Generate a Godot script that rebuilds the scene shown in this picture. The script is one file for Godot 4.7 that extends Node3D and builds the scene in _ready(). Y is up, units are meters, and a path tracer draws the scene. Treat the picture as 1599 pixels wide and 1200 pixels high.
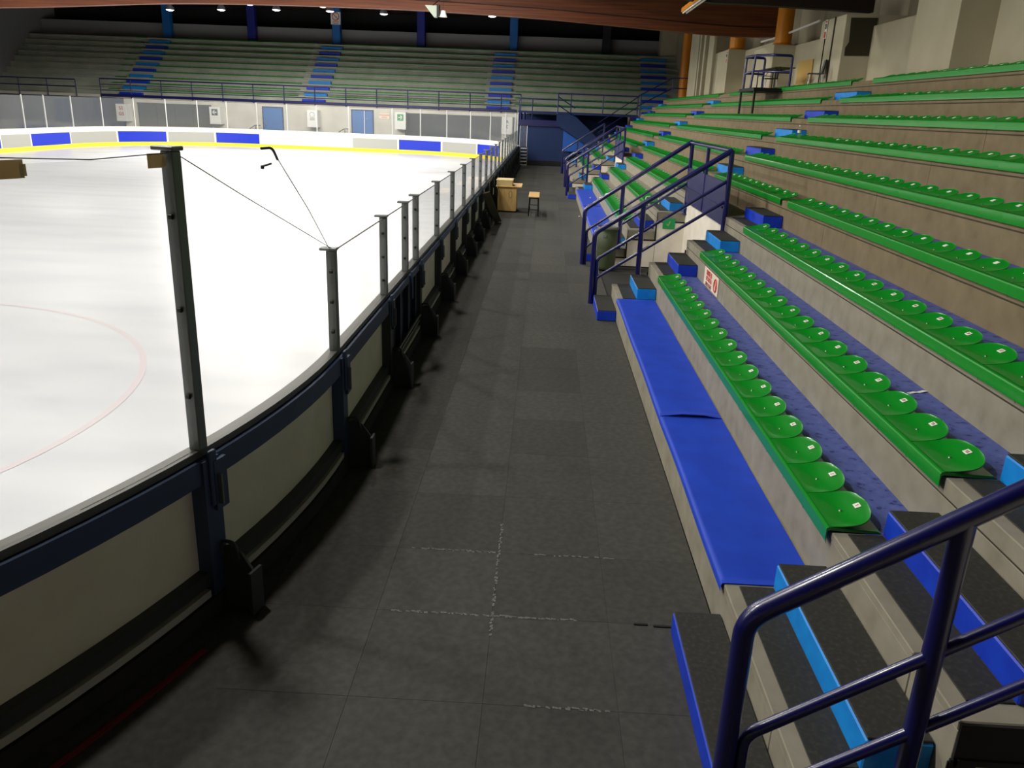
extends Node3D
# An ice rink seen from the stands. Distances are written as (x to the right, y up, z away from the camera); v() turns them into Godot's axes.

const X0 := 1.242      # front of the lowest tier
const D := 0.5976      # depth of a tier
const H0 := 0.369      # top of the lowest tier
const RISE := 0.4
const ICE := -0.05
const RAIL := 1.1
const PITCH := 0.4625   # a seat

var M := {}
var org := Vector3.ZERO
var taken := {}
var font: SystemFont
var cam: Camera3D


func _ready() -> void:
	# ---------------------------------------------------------------- camera, light, exposure
	cam = Camera3D.new()
	cam.name = "camera"
	cam.keep_aspect = Camera3D.KEEP_HEIGHT
	cam.fov = rad_to_deg(2.0 * atan(600.0 / 1257.5))
	cam.near = 0.05
	cam.far = 300.0
	cam.transform = Transform3D(camera_basis(0.3277, 0.0291, 0.0392), v(0, 3.1125, 0))
	add_child(cam)
	cam.current = true

	var env := Environment.new()
	env.background_mode = Environment.BG_COLOR
	env.background_color = Color(0.02, 0.022, 0.026)
	env.tonemap_mode = Environment.TONE_MAPPER_LINEAR
	env.tonemap_exposure = 1.0
	env.sdfgi_enabled = true
	env.ssao_enabled = true
	env.ssil_enabled = true
	var we := WorldEnvironment.new()
	we.name = "world_environment"
	we.environment = env
	add_child(we)

	font = SystemFont.new()
	font.font_names = PackedStringArray(["Droid Sans"])
	font.font_weight = 700
	materials()
	lamps()

	# ---------------------------------------------------------------- the large structure
	building()
	ice()
	aisle_floor()
	grandstand()
	far_stand()
	roof()
	right_wall()
	end_of_aisle()

	# ---------------------------------------------------------------- the things
	boards()
	near_glass()
	far_glass()
	steps()
	mats()
	railings()
	seats()
	far_front()
	clutter()


# ==================================================================== helpers
func v(x: float, y: float, z: float) -> Vector3:
	return Vector3(x, y, -z)


func camera_basis(pitch: float, yaw: float, roll: float) -> Basis:
	var r := v(cos(yaw), 0, sin(yaw))
	var f0 := v(-sin(yaw), 0, cos(yaw))
	var f := f0 * cos(pitch) - Vector3.UP * sin(pitch)
	var u := Vector3.UP * cos(pitch) + f0 * sin(pitch)
	return Basis(r * cos(roll) + u * sin(roll), u * cos(roll) - r * sin(roll), -f)


func pixel(p: Vector3) -> Vector3:   # image position and depth of a world point, to choose which seats show largest
	var q := cam.transform.affine_inverse() * p
	return Vector3(800.0 + 1257.5 * q.x / -q.z, 600.0 - 1257.5 * q.y / -q.z, -q.z)


func nth(n: int) -> String:
	var ones := ["", "first", "second", "third", "fourth", "fifth", "sixth", "seventh", "eighth", "ninth", "tenth", "eleventh", "twelfth", "thirteenth", "fourteenth", "fifteenth", "sixteenth", "seventeenth", "eighteenth", "nineteenth"]
	var tens := {20: "twentieth", 30: "thirtieth", 40: "fortieth", 50: "fiftieth"}
	var tn := {20: "twenty", 30: "thirty", 40: "forty", 50: "fifty"}
	if n < 20:
		return ones[n]
	if n % 10 == 0:
		return tens[n]
	return "%s-%s" % [tn[n / 10 * 10], ones[n % 10]]


func numbered(called: String) -> String:
	if not taken.has(called):
		taken[called] = 0
		return called
	taken[called] += 1
	return "%s_%03d" % [called, taken[called]]


func thing(called: String, label: String, category: String, at := Vector3.ZERO, group := "") -> Node3D:
	var o := Node3D.new()
	o.name = numbered(called)
	add_child(o, true)
	o.position = at
	org = at
	tag(o, label, category, group)
	return o


func tag(o: Node3D, label: String, category := "", group := "", kind := "") -> Node3D:
	if label != "":
		o.set_meta("label", label)
	if category != "":
		o.set_meta("category", category)
	if group != "":
		o.set_meta("group", group)
	if kind != "":
		o.set_meta("kind", kind)
	return o


func struct(called: String, label: String) -> Node3D:
	var o := Node3D.new()
	o.name = numbered(called)
	add_child(o, true)
	org = Vector3.ZERO
	tag(o, label, "", "", "structure")
	return o


func obj(called: String, st: SurfaceTool, m: Material, parent: Node = self, label := "") -> MeshInstance3D:
	st.generate_normals()
	var o := MeshInstance3D.new()
	o.name = numbered(called) if parent == self else called
	o.mesh = st.commit()
	o.material_override = m
	if label != "":
		o.set_meta("label", label)
	parent.add_child(o, true)
	return o


func mb() -> SurfaceTool:
	var st := SurfaceTool.new()
	st.begin(Mesh.PRIMITIVE_TRIANGLES)
	st.set_smooth_group(-1)
	return st


func tri(st: SurfaceTool, a: Vector3, b: Vector3, c: Vector3) -> void:
	st.add_vertex(a - org)
	st.add_vertex(b - org)
	st.add_vertex(c - org)


func quad(st: SurfaceTool, a: Vector3, b: Vector3, c: Vector3, d: Vector3) -> void:
	tri(st, a, b, c)
	tri(st, a, c, d)


func face(st: SurfaceTool, pts: Array, from: Vector3) -> void:   # a flat convex face turned away from the point «from»
	var a: Vector3 = pts[0]
	var n: Vector3 = (pts[1] - a).cross(pts[2] - a)
	var q := pts.duplicate()
	if n.dot(a - from) > 0.0:      # front faces run clockwise
		q.reverse()
	for i in range(1, q.size() - 1):
		tri(st, q[0], q[i], q[i + 1])


func box(st: SurfaceTool, c: Vector3, s: Vector3, bevel := 0.0, basis := Basis()) -> void:
	var h := s * 0.5
	var b := minf(bevel, minf(h.x, minf(h.y, h.z)) * 0.9)
	if b <= 0.0:
		for ax in 3:
			for sg in [-1.0, 1.0]:
				var pts := []
				for k in [[-1, -1], [1, -1], [1, 1], [-1, 1]]:
					var p := Vector3.ZERO
					p[ax] = sg * h[ax]
					p[(ax + 1) % 3] = k[0] * h[(ax + 1) % 3]
					p[(ax + 2) % 3] = k[1] * h[(ax + 2) % 3]
					pts.append(c + basis * p)
				face(st, pts, c)
		return
	for ax in 3:
		var u := (ax + 1) % 3
		var w := (ax + 2) % 3
		for sg in [-1.0, 1.0]:
			var pts := []
			for k in [[-1, -1], [1, -1], [1, 1], [-1, 1]]:
				var p := Vector3.ZERO
				p[ax] = sg * h[ax]
				p[u] = k[0] * (h[u] - b)
				p[w] = k[1] * (h[w] - b)
				pts.append(c + basis * p)
			face(st, pts, c)
			for sw in [-1.0, 1.0]:     # the chamfer between this face and the one across u
				var e := []
				for k in [[0, -1], [0, 1], [1, 1], [1, -1]]:
					var p := Vector3.ZERO
					p[ax] = sg * (h[ax] - (b if k[0] == 1 else 0.0))
					p[u] = sw * (h[u] - (0.0 if k[0] == 1 else b))
					p[w] = k[1] * (h[w] - b)
					e.append(c + basis * p)
				face(st, e, c)
	for sx in [-1.0, 1.0]:
		for sy in [-1.0, 1.0]:
			for sz in [-1.0, 1.0]:
				var q := Vector3(sx, sy, sz)
				var e := []
				for ax in 3:
					var p := Vector3(sx * (h.x - b), sy * (h.y - b), sz * (h.z - b))
					p[ax] = q[ax] * h[ax]
					e.append(c + basis * p)
				face(st, e, c)


func slab(st: SurfaceTool, x0: float, x1: float, y0: float, y1: float, z0: float, z1: float, bevel := 0.0) -> void:
	box(st, v((x0 + x1) * 0.5, (y0 + y1) * 0.5, (z0 + z1) * 0.5), Vector3(absf(x1 - x0), absf(y1 - y0), absf(z1 - z0)), bevel)


func bar(st: SurfaceTool, a: Vector3, b: Vector3, w: float, t: float, bevel := 0.0, up := Vector3.UP) -> void:   # a box from a to b, w across and t along «up»
	var d := (b - a).normalized()
	var s := d.cross(up)
	if s.length() < 0.01:
		s = d.cross(Vector3.RIGHT)
	s = s.normalized()
	box(st, (a + b) * 0.5, Vector3(w, t, a.distance_to(b)), bevel, Basis(s, s.cross(d) * -1.0, -d))


func rounded(pts: Array, r: float, n := 5) -> Array:
	var out := [pts[0]]
	for i in range(1, pts.size() - 1):
		var p: Vector3 = pts[i]
		var a: Vector3 = pts[i - 1] - p
		var b: Vector3 = pts[i + 1] - p
		var k := minf(r, minf(a.length(), b.length()) * 0.45)
		var pa := p + a.normalized() * k
		var pb := p + b.normalized() * k
		for j in n + 1:
			var t := float(j) / n
			out.append(pa.lerp(p, t).lerp(p.lerp(pb, t), t))
	out.append(pts[-1])
	return out


func tube(st: SurfaceTool, pts: Array, r: float, sides := 12, caps := true) -> void:
	var d0: Vector3 = (pts[1] - pts[0]).normalized()
	var side := d0.cross(Vector3.UP)
	if side.length() < 0.05:
		side = d0.cross(Vector3.RIGHT)
	side = side.normalized()
	var rings := []
	for i in pts.size():
		var d: Vector3
		if i == 0:
			d = d0
		elif i == pts.size() - 1:
			d = (pts[i] - pts[i - 1]).normalized()
		else:
			d = ((pts[i] - pts[i - 1]).normalized() + (pts[i + 1] - pts[i]).normalized()).normalized()
		side = (side - d * side.dot(d)).normalized()
		var up := side.cross(d)
		var ring := []
		for k in sides:
			var a := TAU * k / sides
			ring.append(pts[i] + (side * cos(a) + up * sin(a)) * r)
		rings.append(ring)
	st.set_smooth_group(1)
	for i in rings.size() - 1:
		for k in sides:
			var k2 := (k + 1) % sides
			quad(st, rings[i][k], rings[i][k2], rings[i + 1][k2], rings[i + 1][k])
	st.set_smooth_group(-1)
	if caps:
		var q: Array = rings[0].duplicate()
		face(st, q, pts[1])
		face(st, rings[-1].duplicate(), pts[-2])


func lathe(st: SurfaceTool, c: Vector3, profile: Array, sides := 24) -> void:   # profile of (radius, height) from the bottom up
	st.set_smooth_group(2)
	for i in profile.size() - 1:
		for k in sides:
			var a := TAU * k / sides
			var b := TAU * (k + 1) / sides
			var p: Vector2 = profile[i]
			var q: Vector2 = profile[i + 1]
			quad(st, c + Vector3(cos(a) * p.x, p.y, sin(a) * p.x), c + Vector3(cos(b) * p.x, p.y, sin(b) * p.x), c + Vector3(cos(b) * q.x, q.y, sin(b) * q.x), c + Vector3(cos(a) * q.x, q.y, sin(a) * q.x))
	st.set_smooth_group(-1)


func prism(st: SurfaceTool, outline: Array, shift: Vector3) -> void:   # a flat outline of points, thickened by shift; the outline may be concave
	var a: Vector3 = outline[0]
	var n := Vector3.ZERO
	for i in outline.size():
		n += (outline[i] - a).cross(outline[(i + 1) % outline.size()] - a)
	n = n.normalized()
	var ux: Vector3 = (outline[1] - outline[0]).normalized()
	var uy := n.cross(ux)
	var flat := PackedVector2Array()
	for p in outline:
		flat.append(Vector2((p - a).dot(ux), (p - a).dot(uy)))
	var idx := Geometry2D.triangulate_polygon(flat)
	for i in range(0, idx.size(), 3):
		var t := [outline[idx[i]], outline[idx[i + 1]], outline[idx[i + 2]]]
		face(st, t, t[0] + shift)
		face(st, [t[0] + shift, t[1] + shift, t[2] + shift], t[0])
	for i in outline.size():
		var p: Vector3 = outline[i]
		var q: Vector3 = outline[(i + 1) % outline.size()]
		if n.dot(shift) > 0.0:
			quad(st, p, p + shift, q + shift, q)
		else:
			quad(st, p, q, q + shift, p + shift)


func text_part(called: String, words: String, size: float, m: Material, parent: Node3D, xf: Transform3D) -> void:
	var t := TextMesh.new()
	t.text = words
	t.font = font
	t.font_size = 32
	t.pixel_size = size / 32.0
	t.depth = 0.003
	t.curve_step = 4.0
	var o := MeshInstance3D.new()
	o.name = called
	o.mesh = t
	o.material_override = m
	o.transform = xf
	parent.add_child(o, true)


# ==================================================================== materials
func noise(freq: float, octaves: int, seed_value: int, ramp: Array, size := 512, kind := FastNoiseLite.TYPE_SIMPLEX_SMOOTH) -> NoiseTexture2D:
	var n := FastNoiseLite.new()
	n.noise_type = kind
	n.frequency = freq
	n.fractal_octaves = octaves
	n.seed = seed_value
	var t := NoiseTexture2D.new()
	t.width = size
	t.height = size
	t.seamless = true
	t.noise = n
	var g := Gradient.new()
	var at := PackedFloat32Array()
	var cs := PackedColorArray()
	for e in ramp:
		at.append(e[0])
		cs.append(e[1])
	g.offsets = at
	g.colors = cs
	t.color_ramp = g
	return t


func grey(a: float, b: float) -> Array:
	return [[0.0, Color(a, a, a)], [1.0, Color(b, b, b)]]


func mat(color: Color, rough := 0.7, metal := 0.0) -> StandardMaterial3D:
	var m := StandardMaterial3D.new()
	m.albedo_color = color
	m.roughness = rough
	m.metallic = metal
	return m


func textured(tex: Texture2D, tile: Vector3, rough := 0.7, tint := Color.WHITE) -> StandardMaterial3D:
	var m := mat(tint, rough)
	m.albedo_texture = tex
	m.uv1_triplanar = true
	m.uv1_world_triplanar = true
	m.uv1_scale = tile
	return m


func materials() -> void:
	var conc := noise(0.012, 5, 3, [[0.0, Color8(130, 124, 108)], [0.35, Color8(143, 137, 121)], [0.6, Color8(148, 142, 126)], [1.0, Color8(157, 151, 136)]])
	M.concrete = textured(conc, Vector3(0.5, 0.5, 0.5), 0.85)
	M.concrete_warm_shaded = textured(conc, Vector3(0.45, 0.45, 0.45), 0.9, Color(0.86, 0.8, 0.7))  # brownish upper tiers, tint also darkened to stand for the weaker light there
	M.far_concrete = textured(noise(0.012, 4, 4, [[0.0, Color8(160, 166, 152)], [1.0, Color8(184, 190, 176)]]), Vector3(0.1, 0.1, 0.1), 0.9)
	M.groove = mat(Color8(62, 56, 44), 0.95)
	M.plaster = textured(noise(0.006, 4, 9, [[0.0, Color8(184, 177, 149)], [1.0, Color8(198, 191, 165)]]), Vector3(0.2, 0.2, 0.2), 0.9)
	M.plaster_darker = textured(noise(0.01, 4, 19, [[0.0, Color8(158, 151, 124)], [1.0, Color8(174, 167, 142)]]), Vector3(0.5, 0.5, 0.5), 0.95)  # a slightly darker plaster tone for the set-back upper walls
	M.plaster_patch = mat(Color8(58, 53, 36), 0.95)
	M.passage = textured(noise(0.01, 4, 29, [[0.0, Color8(225, 216, 198)], [1.0, Color8(240, 234, 222)]]), Vector3(0.4, 0.4, 0.4), 0.8)
	M.cream = textured(noise(0.008, 4, 39, [[0.0, Color8(200, 196, 184)], [1.0, Color8(222, 219, 208)]]), Vector3(0.12, 0.12, 0.12), 0.85)
	M.black_line = mat(Color8(22, 20, 20), 0.8)
	var rub := noise(0.03, 5, 5, [[0.0, Color8(58, 57, 53)], [0.5, Color8(68, 67, 62)], [1.0, Color8(80, 78, 72)]])
	M.rubber = []
	for k in 4:
		var m := textured(rub, Vector3(0.8, 0.8, 0.8), 0.82, Color(1, 1, 1).darkened(0.05 * k))
		m.uv1_offset = Vector3(0.13 * k, 0.2 * k, 0.31 * k)
		M.rubber.append(m)
	M.scuff = textured(noise(0.05, 4, 15, [[0.0, Color8(90, 90, 86)], [1.0, Color8(150, 148, 142)]]), Vector3(2, 2, 2), 0.9)
	M.tread = textured(noise(0.04, 4, 25, [[0.0, Color8(34, 34, 31)], [0.6, Color8(44, 44, 40)], [1.0, Color8(64, 62, 54)]]), Vector3(1.2, 1.2, 1.2), 0.75)
	M.walkway = textured(noise(0.018, 5, 8, [[0.0, Color8(40, 46, 104)], [0.23, Color8(46, 56, 124)], [0.26, Color8(76, 90, 162)], [0.6, Color8(82, 97, 168)], [1.0, Color8(96, 110, 176)]]), Vector3(1.1, 1.1, 1.1), 0.55)
	M.mat_blue = textured(noise(0.008, 3, 18, [[0.0, Color8(4, 58, 190)], [1.0, Color8(12, 70, 208)]]), Vector3(0.6, 0.6, 0.6), 0.62)
	M.step_light = textured(noise(0.01, 4, 28, [[0.0, Color8(0, 128, 222)], [1.0, Color8(8, 150, 238)]]), Vector3(0.9, 0.9, 0.9), 0.5)
	M.step_dark = textured(noise(0.01, 4, 38, [[0.0, Color8(4, 50, 190)], [1.0, Color8(10, 66, 208)]]), Vector3(0.9, 0.9, 0.9), 0.5)
	M.seat = mat(Color8(0, 142, 32), 0.36)
	M.seat.clearcoat_enabled = true
	M.seat.clearcoat = 0.35
	M.seat.clearcoat_roughness = 0.12
	M.number_plate = mat(Color8(250, 252, 238), 0.5)
	M.number_ink = mat(Color8(150, 60, 40), 0.6)
	M.screw = mat(Color8(120, 150, 110), 0.35, 0.6)
	M.navy = mat(Color8(10, 10, 88), 0.35)
	M.navy.clearcoat_enabled = true
	M.navy.clearcoat = 0.65
	M.navy.clearcoat_roughness = 0.17
	M.navy_panel = mat(Color8(28, 32, 88), 0.5)
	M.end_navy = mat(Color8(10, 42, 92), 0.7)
	M.end_blue = mat(Color8(28, 92, 190), 0.6)
	M.ice = textured(noise(0.006, 4, 48, [[0.0, Color8(212, 215, 221)], [0.5, Color8(222, 224, 229)], [1.0, Color8(228, 230, 234)]]), Vector3(0.08, 0.08, 0.3), 0.32)
	M.ice_red = mat(Color8(224, 214, 219), 0.35)
	M.hdpe = textured(noise(0.01, 4, 58, [[0.0, Color8(222, 215, 196)], [1.0, Color8(236, 230, 214)]]), Vector3(0.5, 0.5, 0.5), 0.5)
	M.white_board = mat(Color8(240, 238, 226), 0.4)
	M.ad_blue = mat(Color8(18, 48, 190), 0.4)
	M.ad_grey = mat(Color8(168, 169, 163), 0.4)
	M.yellow = mat(Color8(244, 222, 62), 0.4)
	M.steel_blue = mat(Color8(58, 72, 104), 0.5, 0.2)
	M.steel_dark = mat(Color8(62, 66, 68), 0.55, 0.3)
	M.rail_cap = mat(Color8(92, 92, 88), 0.45, 0.2)
	M.grey_strip = mat(Color8(176, 174, 168), 0.6)
	M.plinth = mat(Color8(38, 36, 33), 0.9)
	M.post = mat(Color8(112, 116, 116), 0.45, 0.35)
	M.post_pale = mat(Color8(206, 208, 206), 0.4, 0.2)
	M.gate = mat(Color8(30, 34, 60), 0.6)
	M.glass = mat(Color(0.86, 0.88, 0.9, 0.1), 0.05)
	M.glass.metallic_specular = 0.25
	M.glass.transparency = BaseMaterial3D.TRANSPARENCY_ALPHA
	M.glass_far = mat(Color(0.9, 0.92, 0.93, 0.05), 0.06)
	M.glass_far.metallic_specular = 0.3
	M.glass_far.transparency = BaseMaterial3D.TRANSPARENCY_ALPHA
	M.tape = mat(Color8(206, 186, 146), 0.6)
	M.tape.backlight_enabled = true
	M.tape.backlight = Color8(150, 136, 108)
	M.cable = mat(Color8(80, 80, 78), 0.6)
	M.red = mat(Color8(120, 22, 30), 0.6)
	var wood := noise(0.012, 5, 68, [[0.0, Color8(84, 40, 20)], [0.5, Color8(112, 58, 30)], [1.0, Color8(134, 76, 42)]])
	M.beam = textured(wood, Vector3(0.05, 1.6, 1.6), 0.6)
	M.beam_low = textured(wood, Vector3(0.05, 2.0, 2.0), 0.6, Color(1.0, 0.98, 0.92))
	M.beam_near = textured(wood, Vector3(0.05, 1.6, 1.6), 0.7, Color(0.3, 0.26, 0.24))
	M.roof = mat(Color8(52, 36, 26), 0.9)
	M.plywood = textured(noise(0.01, 4, 78, [[0.0, Color8(206, 164, 98)], [1.0, Color8(230, 192, 126)]]), Vector3(2.5, 0.4, 2.5), 0.6)
	M.card = mat(Color8(222, 196, 140), 0.75)
	M.old_wood = textured(noise(0.012, 4, 88, [[0.0, Color8(84, 76, 60)], [1.0, Color8(120, 110, 90)]]), Vector3(4, 0.5, 4), 0.8)
	M.orange = mat(Color8(226, 140, 20), 0.45)
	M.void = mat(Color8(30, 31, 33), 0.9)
	M.back_grey = mat(Color8(150, 152, 154), 0.9)
	M.pillar_light = mat(Color8(20, 112, 196), 0.55)
	M.pillar_dark = mat(Color8(20, 36, 140), 0.55)
	M.pillar_black = mat(Color8(26, 28, 40), 0.6)
	M.window = mat(Color8(70, 74, 78), 0.12)
	M.door = mat(Color8(28, 104, 178), 0.5)
	M.white = mat(Color8(238, 238, 234), 0.6)
	M.sign_grey = mat(Color8(74, 86, 84), 0.6)
	M.sign_red = mat(Color8(200, 44, 40), 0.6)
	M.sign_green = mat(Color8(20, 150, 84), 0.5)
	M.cream_sign = mat(Color8(240, 226, 206), 0.6)
	M.bin = mat(Color8(62, 74, 46), 0.6)
	M.bin_lid = mat(Color8(104, 108, 98), 0.6)
	M.black_metal = mat(Color8(24, 24, 26), 0.45, 0.4)
	M.chair_grey = mat(Color8(78, 86, 84), 0.5)
	M.table_top = mat(Color8(70, 66, 46), 0.6)
	M.chrome = mat(Color8(170, 172, 172), 0.3, 0.8)
	M.paper = mat(Color8(236, 236, 230), 0.8)
	M.yellow_board = mat(Color8(206, 170, 92), 0.7)
	M.lamp_shell = mat(Color8(120, 122, 128), 0.5, 0.3)
	M.hood = mat(Color8(150, 160, 146), 0.6)
	M.lamp_glow = mat(Color8(250, 250, 255), 0.5)
	M.lamp_glow.emission_enabled = true
	M.lamp_glow.emission = Color8(250, 250, 255)
	M.lamp_glow.emission_energy_multiplier = 6.0
	M.tube_white = mat(Color8(236, 238, 236), 0.4)


# ==================================================================== lamps over the ice
func lamps() -> void:
	var n := 0
	var visible_row := [[-22.0, 7.85, 50.0], [-19.0, 7.95, 50.0], [-15.8, 8.05, 50.0], [-12.7, 8.08, 50.0], [-9.6, 8.04, 50.0], [-3.4, 8.12, 50.0], [-18.9, 7.75, 45.0], [-15.6, 7.78, 45.0], [-11.8, 7.8, 45.0]]
	var hidden := []
	for z in [6.0, 16.0, 26.0, 37.0]:
		for x in [-22.0, -15.8, -9.6, -6.5, -3.4]:
			hidden.append([x, 8.3, z])
	for p in visible_row + hidden:
		n += 1
		var far: bool = p[2] > 44.0
		var at := v(p[0], p[1], p[2])
		var label := "white floodlight glowing over the far ice, %s of its hanging row" % nth(n) if far else "white floodlight hung high over the near ice, %s of its rows" % nth(n - 9)
		var t := thing("floodlight", label, "floodlight", at, "floodlights under the roof")
		var st := mb()
		lathe(st, at, [Vector2(0.24, 0.0), Vector2(0.2, 0.16), Vector2(0.1, 0.3), Vector2(0.08, 0.42), Vector2(0.0, 0.42)], 14)
		obj("housing", st, M.lamp_shell, t)
		st = mb()
		lathe(st, at, [Vector2(0.0, -0.06), Vector2(0.12, -0.045), Vector2(0.22, 0.0), Vector2(0.0, 0.012)], 14)
		obj("lens", st, M.lamp_glow, t)
		st = mb()
		tube(st, [at + Vector3(0, 0.42, 0), at + Vector3(0, 10.4 - p[1], 0)], 0.015, 6)
		obj("hanger", st, M.lamp_shell, t)
		var l := SpotLight3D.new()
		l.name = "light"
		l.position = Vector3(0, -0.12, 0)
		l.rotation_degrees = Vector3(-90, 0, 0)
		l.spot_angle = 88.0
		l.spot_angle_attenuation = 0.25
		l.light_color = Color8(255, 251, 242)
		l.light_energy = (13.0 if p[0] > -5.0 else 40.0) if far else (28.0 if p[2] < 10.0 else 27.0)
		l.light_size = 0.25
		l.spot_range = 90.0
		l.spot_attenuation = 2.0
		l.shadow_enabled = true
		t.add_child(l, true)


# ==================================================================== the hall
func building() -> void:
	var w := struct("wall_left", "long dim grey wall beyond the left side of the rink")
	var st := mb()
	slab(st, -43.3, -43.0, -0.3, 11.0, -14.0, 75.0)
	obj("wall_panel", st, M.back_grey, w)
	w = struct("wall_back", "plain wall behind the camera")
	st = mb()
	slab(st, -43.0, 12.0, -0.3, 11.0, -14.3, -14.0)
	obj("wall_panel", st, M.plaster, w)
	w = struct("ceiling", "dark roof deck above the beams")
	st = mb()
	slab(st, -43.0, 12.0, 10.5, 10.8, -14.0, 75.0)
	obj("roof_deck", st, M.roof, w)
	w = struct("wall_far", "dark upper wall behind the far stand with a grey parapet")
	st = mb()
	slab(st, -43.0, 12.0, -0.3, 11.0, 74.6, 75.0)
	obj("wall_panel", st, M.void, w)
	st = mb()
	slab(st, -43.0, 9.0, 6.4, 8.95, 72.4, 72.6, 0.02)
	obj("parapet", st, M.back_grey, w)
	st = mb()
	slab(st, 8.9, 10.4, 6.4, 10.4, 71.0, 72.4, 0.02)
	obj("corner_pier", st, M.plaster, w)
	var tones := [M.pillar_light, M.pillar_dark, M.pillar_light, M.pillar_dark, M.pillar_light, M.pillar_black]
	var xs := [-31.85, -24.75, -17.68, -10.68, -3.05, 4.55]
	var looks := ["light blue", "dark blue", "light blue", "dark blue", "light blue", "blackish"]
	for i in 6:
		var p := struct("pillar", "%s square pillar behind the far stand, %s from the left" % [looks[i], nth(i + 1)])
		st = mb()
		slab(st, xs[i] - 0.33, xs[i] + 0.33, 6.4, 10.5, 71.4, 72.0, 0.03)
		obj("shaft", st, tones[i], p)
		st = mb()
		slab(st, xs[i] - 0.36, xs[i] + 0.36, 6.4, 6.75, 71.37, 72.03, 0.02)
		obj("footing", st, tones[i], p)
	# no smoking sign on the third pillar
	var at := v(-17.68, 9.7, 71.35)
	var s := thing("sign", "small white prohibition sign with red lettering on a light blue pillar", "sign", at)
	st = mb()
	box(st, at, Vector3(0.8, 0.95, 0.03))
	obj("board", st, M.white, s)
	st = mb()
	var ring := []
	for k in 25:
		ring.append(at + Vector3(cos(TAU * k / 24.0) * 0.28, 0.13 + sin(TAU * k / 24.0) * 0.28, 0.025))
	tube(st, ring, 0.03, 6, false)
	bar(st, at + Vector3(-0.19, 0.32, 0.025), at + Vector3(0.19, -0.06, 0.025), 0.05, 0.02, 0.0, Vector3.BACK)
	obj("symbol", st, M.sign_red, s)
	text_part("lettering", "VIETATO\nFUMARE", 0.12, M.sign_red, s, Transform3D(Basis(), Vector3(0, -0.33, 0.02)))


func ice() -> void:
	var o := struct("ice_floor", "white sheet of ice inside the boards")
	var st := mb()
	var outline := []
	var s := -13.35
	while s < 147.0:
		var p := ring(s, -0.02)
		outline.append(v(p.x, ICE, p.y))
		s += 0.66
	prism(st, outline, Vector3(0, -0.2, 0))
	obj("ice_sheet", st, M.ice, o)
	for c in [[-8.96, 7.5], [-21.6, 7.5], [-8.96, 45.0], [-21.6, 45.0]]:
		st = mb()
		for k in 96:
			var a := TAU * k / 96.0
			var b := TAU * (k + 1) / 96.0
			var p0 := v(c[0], ICE + 0.003, c[1])
			quad(st, p0 + Vector3(cos(a), 0, sin(a)) * 4.46, p0 + Vector3(cos(b), 0, sin(b)) * 4.46, p0 + Vector3(cos(b), 0, sin(b)) * 4.54, p0 + Vector3(cos(a), 0, sin(a)) * 4.54)
		obj("painted_circle", st, M.ice_red, o)


func ring(s: float, off := 0.0) -> Vector2:   # a point (x, z) of the board line, s metres from where the near curve ends
	var r := 8.5
	var cx := -10.25
	var xl := -28.85
	var l1 := 43.6
	var q := PI * 0.5 * r
	var l2 := 10.1
	if s < 0.0:
		return Vector2(cx + (r + off) * cos(s / r), 6.6 + (r + off) * sin(s / r))
	if s < l1:
		return Vector2(-1.75 + off, 6.6 + s)
	s -= l1
	if s < q:
		return Vector2(cx + (r + off) * cos(s / r), 50.2 + (r + off) * sin(s / r))
	s -= q
	if s < l2:
		return Vector2(cx - s, 58.7 + off)
	s -= l2
	if s < q:
		return Vector2(xl + r + (r + off) * cos(PI * 0.5 + s / r), 50.2 + (r + off) * sin(PI * 0.5 + s / r))
	s -= q
	if s < l1:
		return Vector2(xl - off, 50.2 - s)
	s -= l1
	if s < q:
		return Vector2(xl + r + (r + off) * cos(PI + s / r), 6.6 + (r + off) * sin(PI + s / r))
	s -= q
	return Vector2(xl + r + s, -1.9 - off)


func rp(s: float, off: float, y: float) -> Vector3:
	var p := ring(s, off)
	return v(p.x, y, p.y)


func ring_box(st: SurfaceTool, s0: float, s1: float, off0: float, off1: float, y0: float, y1: float) -> void:
	var n := maxi(1, ceili((s1 - s0) / 0.3)) if s0 < 0.0 or s1 > 43.6 else 1
	for i in n:
		var a := lerpf(s0, s1, float(i) / n)
		var b := lerpf(s0, s1, float(i + 1) / n)
		var c := [rp(a, off0, y0), rp(a, off1, y0), rp(a, off1, y1), rp(a, off0, y1)]
		var d := [rp(b, off0, y0), rp(b, off1, y0), rp(b, off1, y1), rp(b, off0, y1)]
		var mid: Vector3 = (c[0] + c[2] + d[0] + d[2]) * 0.25
		for k in 4:
			face(st, [c[k], c[(k + 1) % 4], d[(k + 1) % 4], d[k]], mid)
		if i == 0:
			face(st, c, mid)
		if i == n - 1:
			face(st, d, mid)


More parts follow.
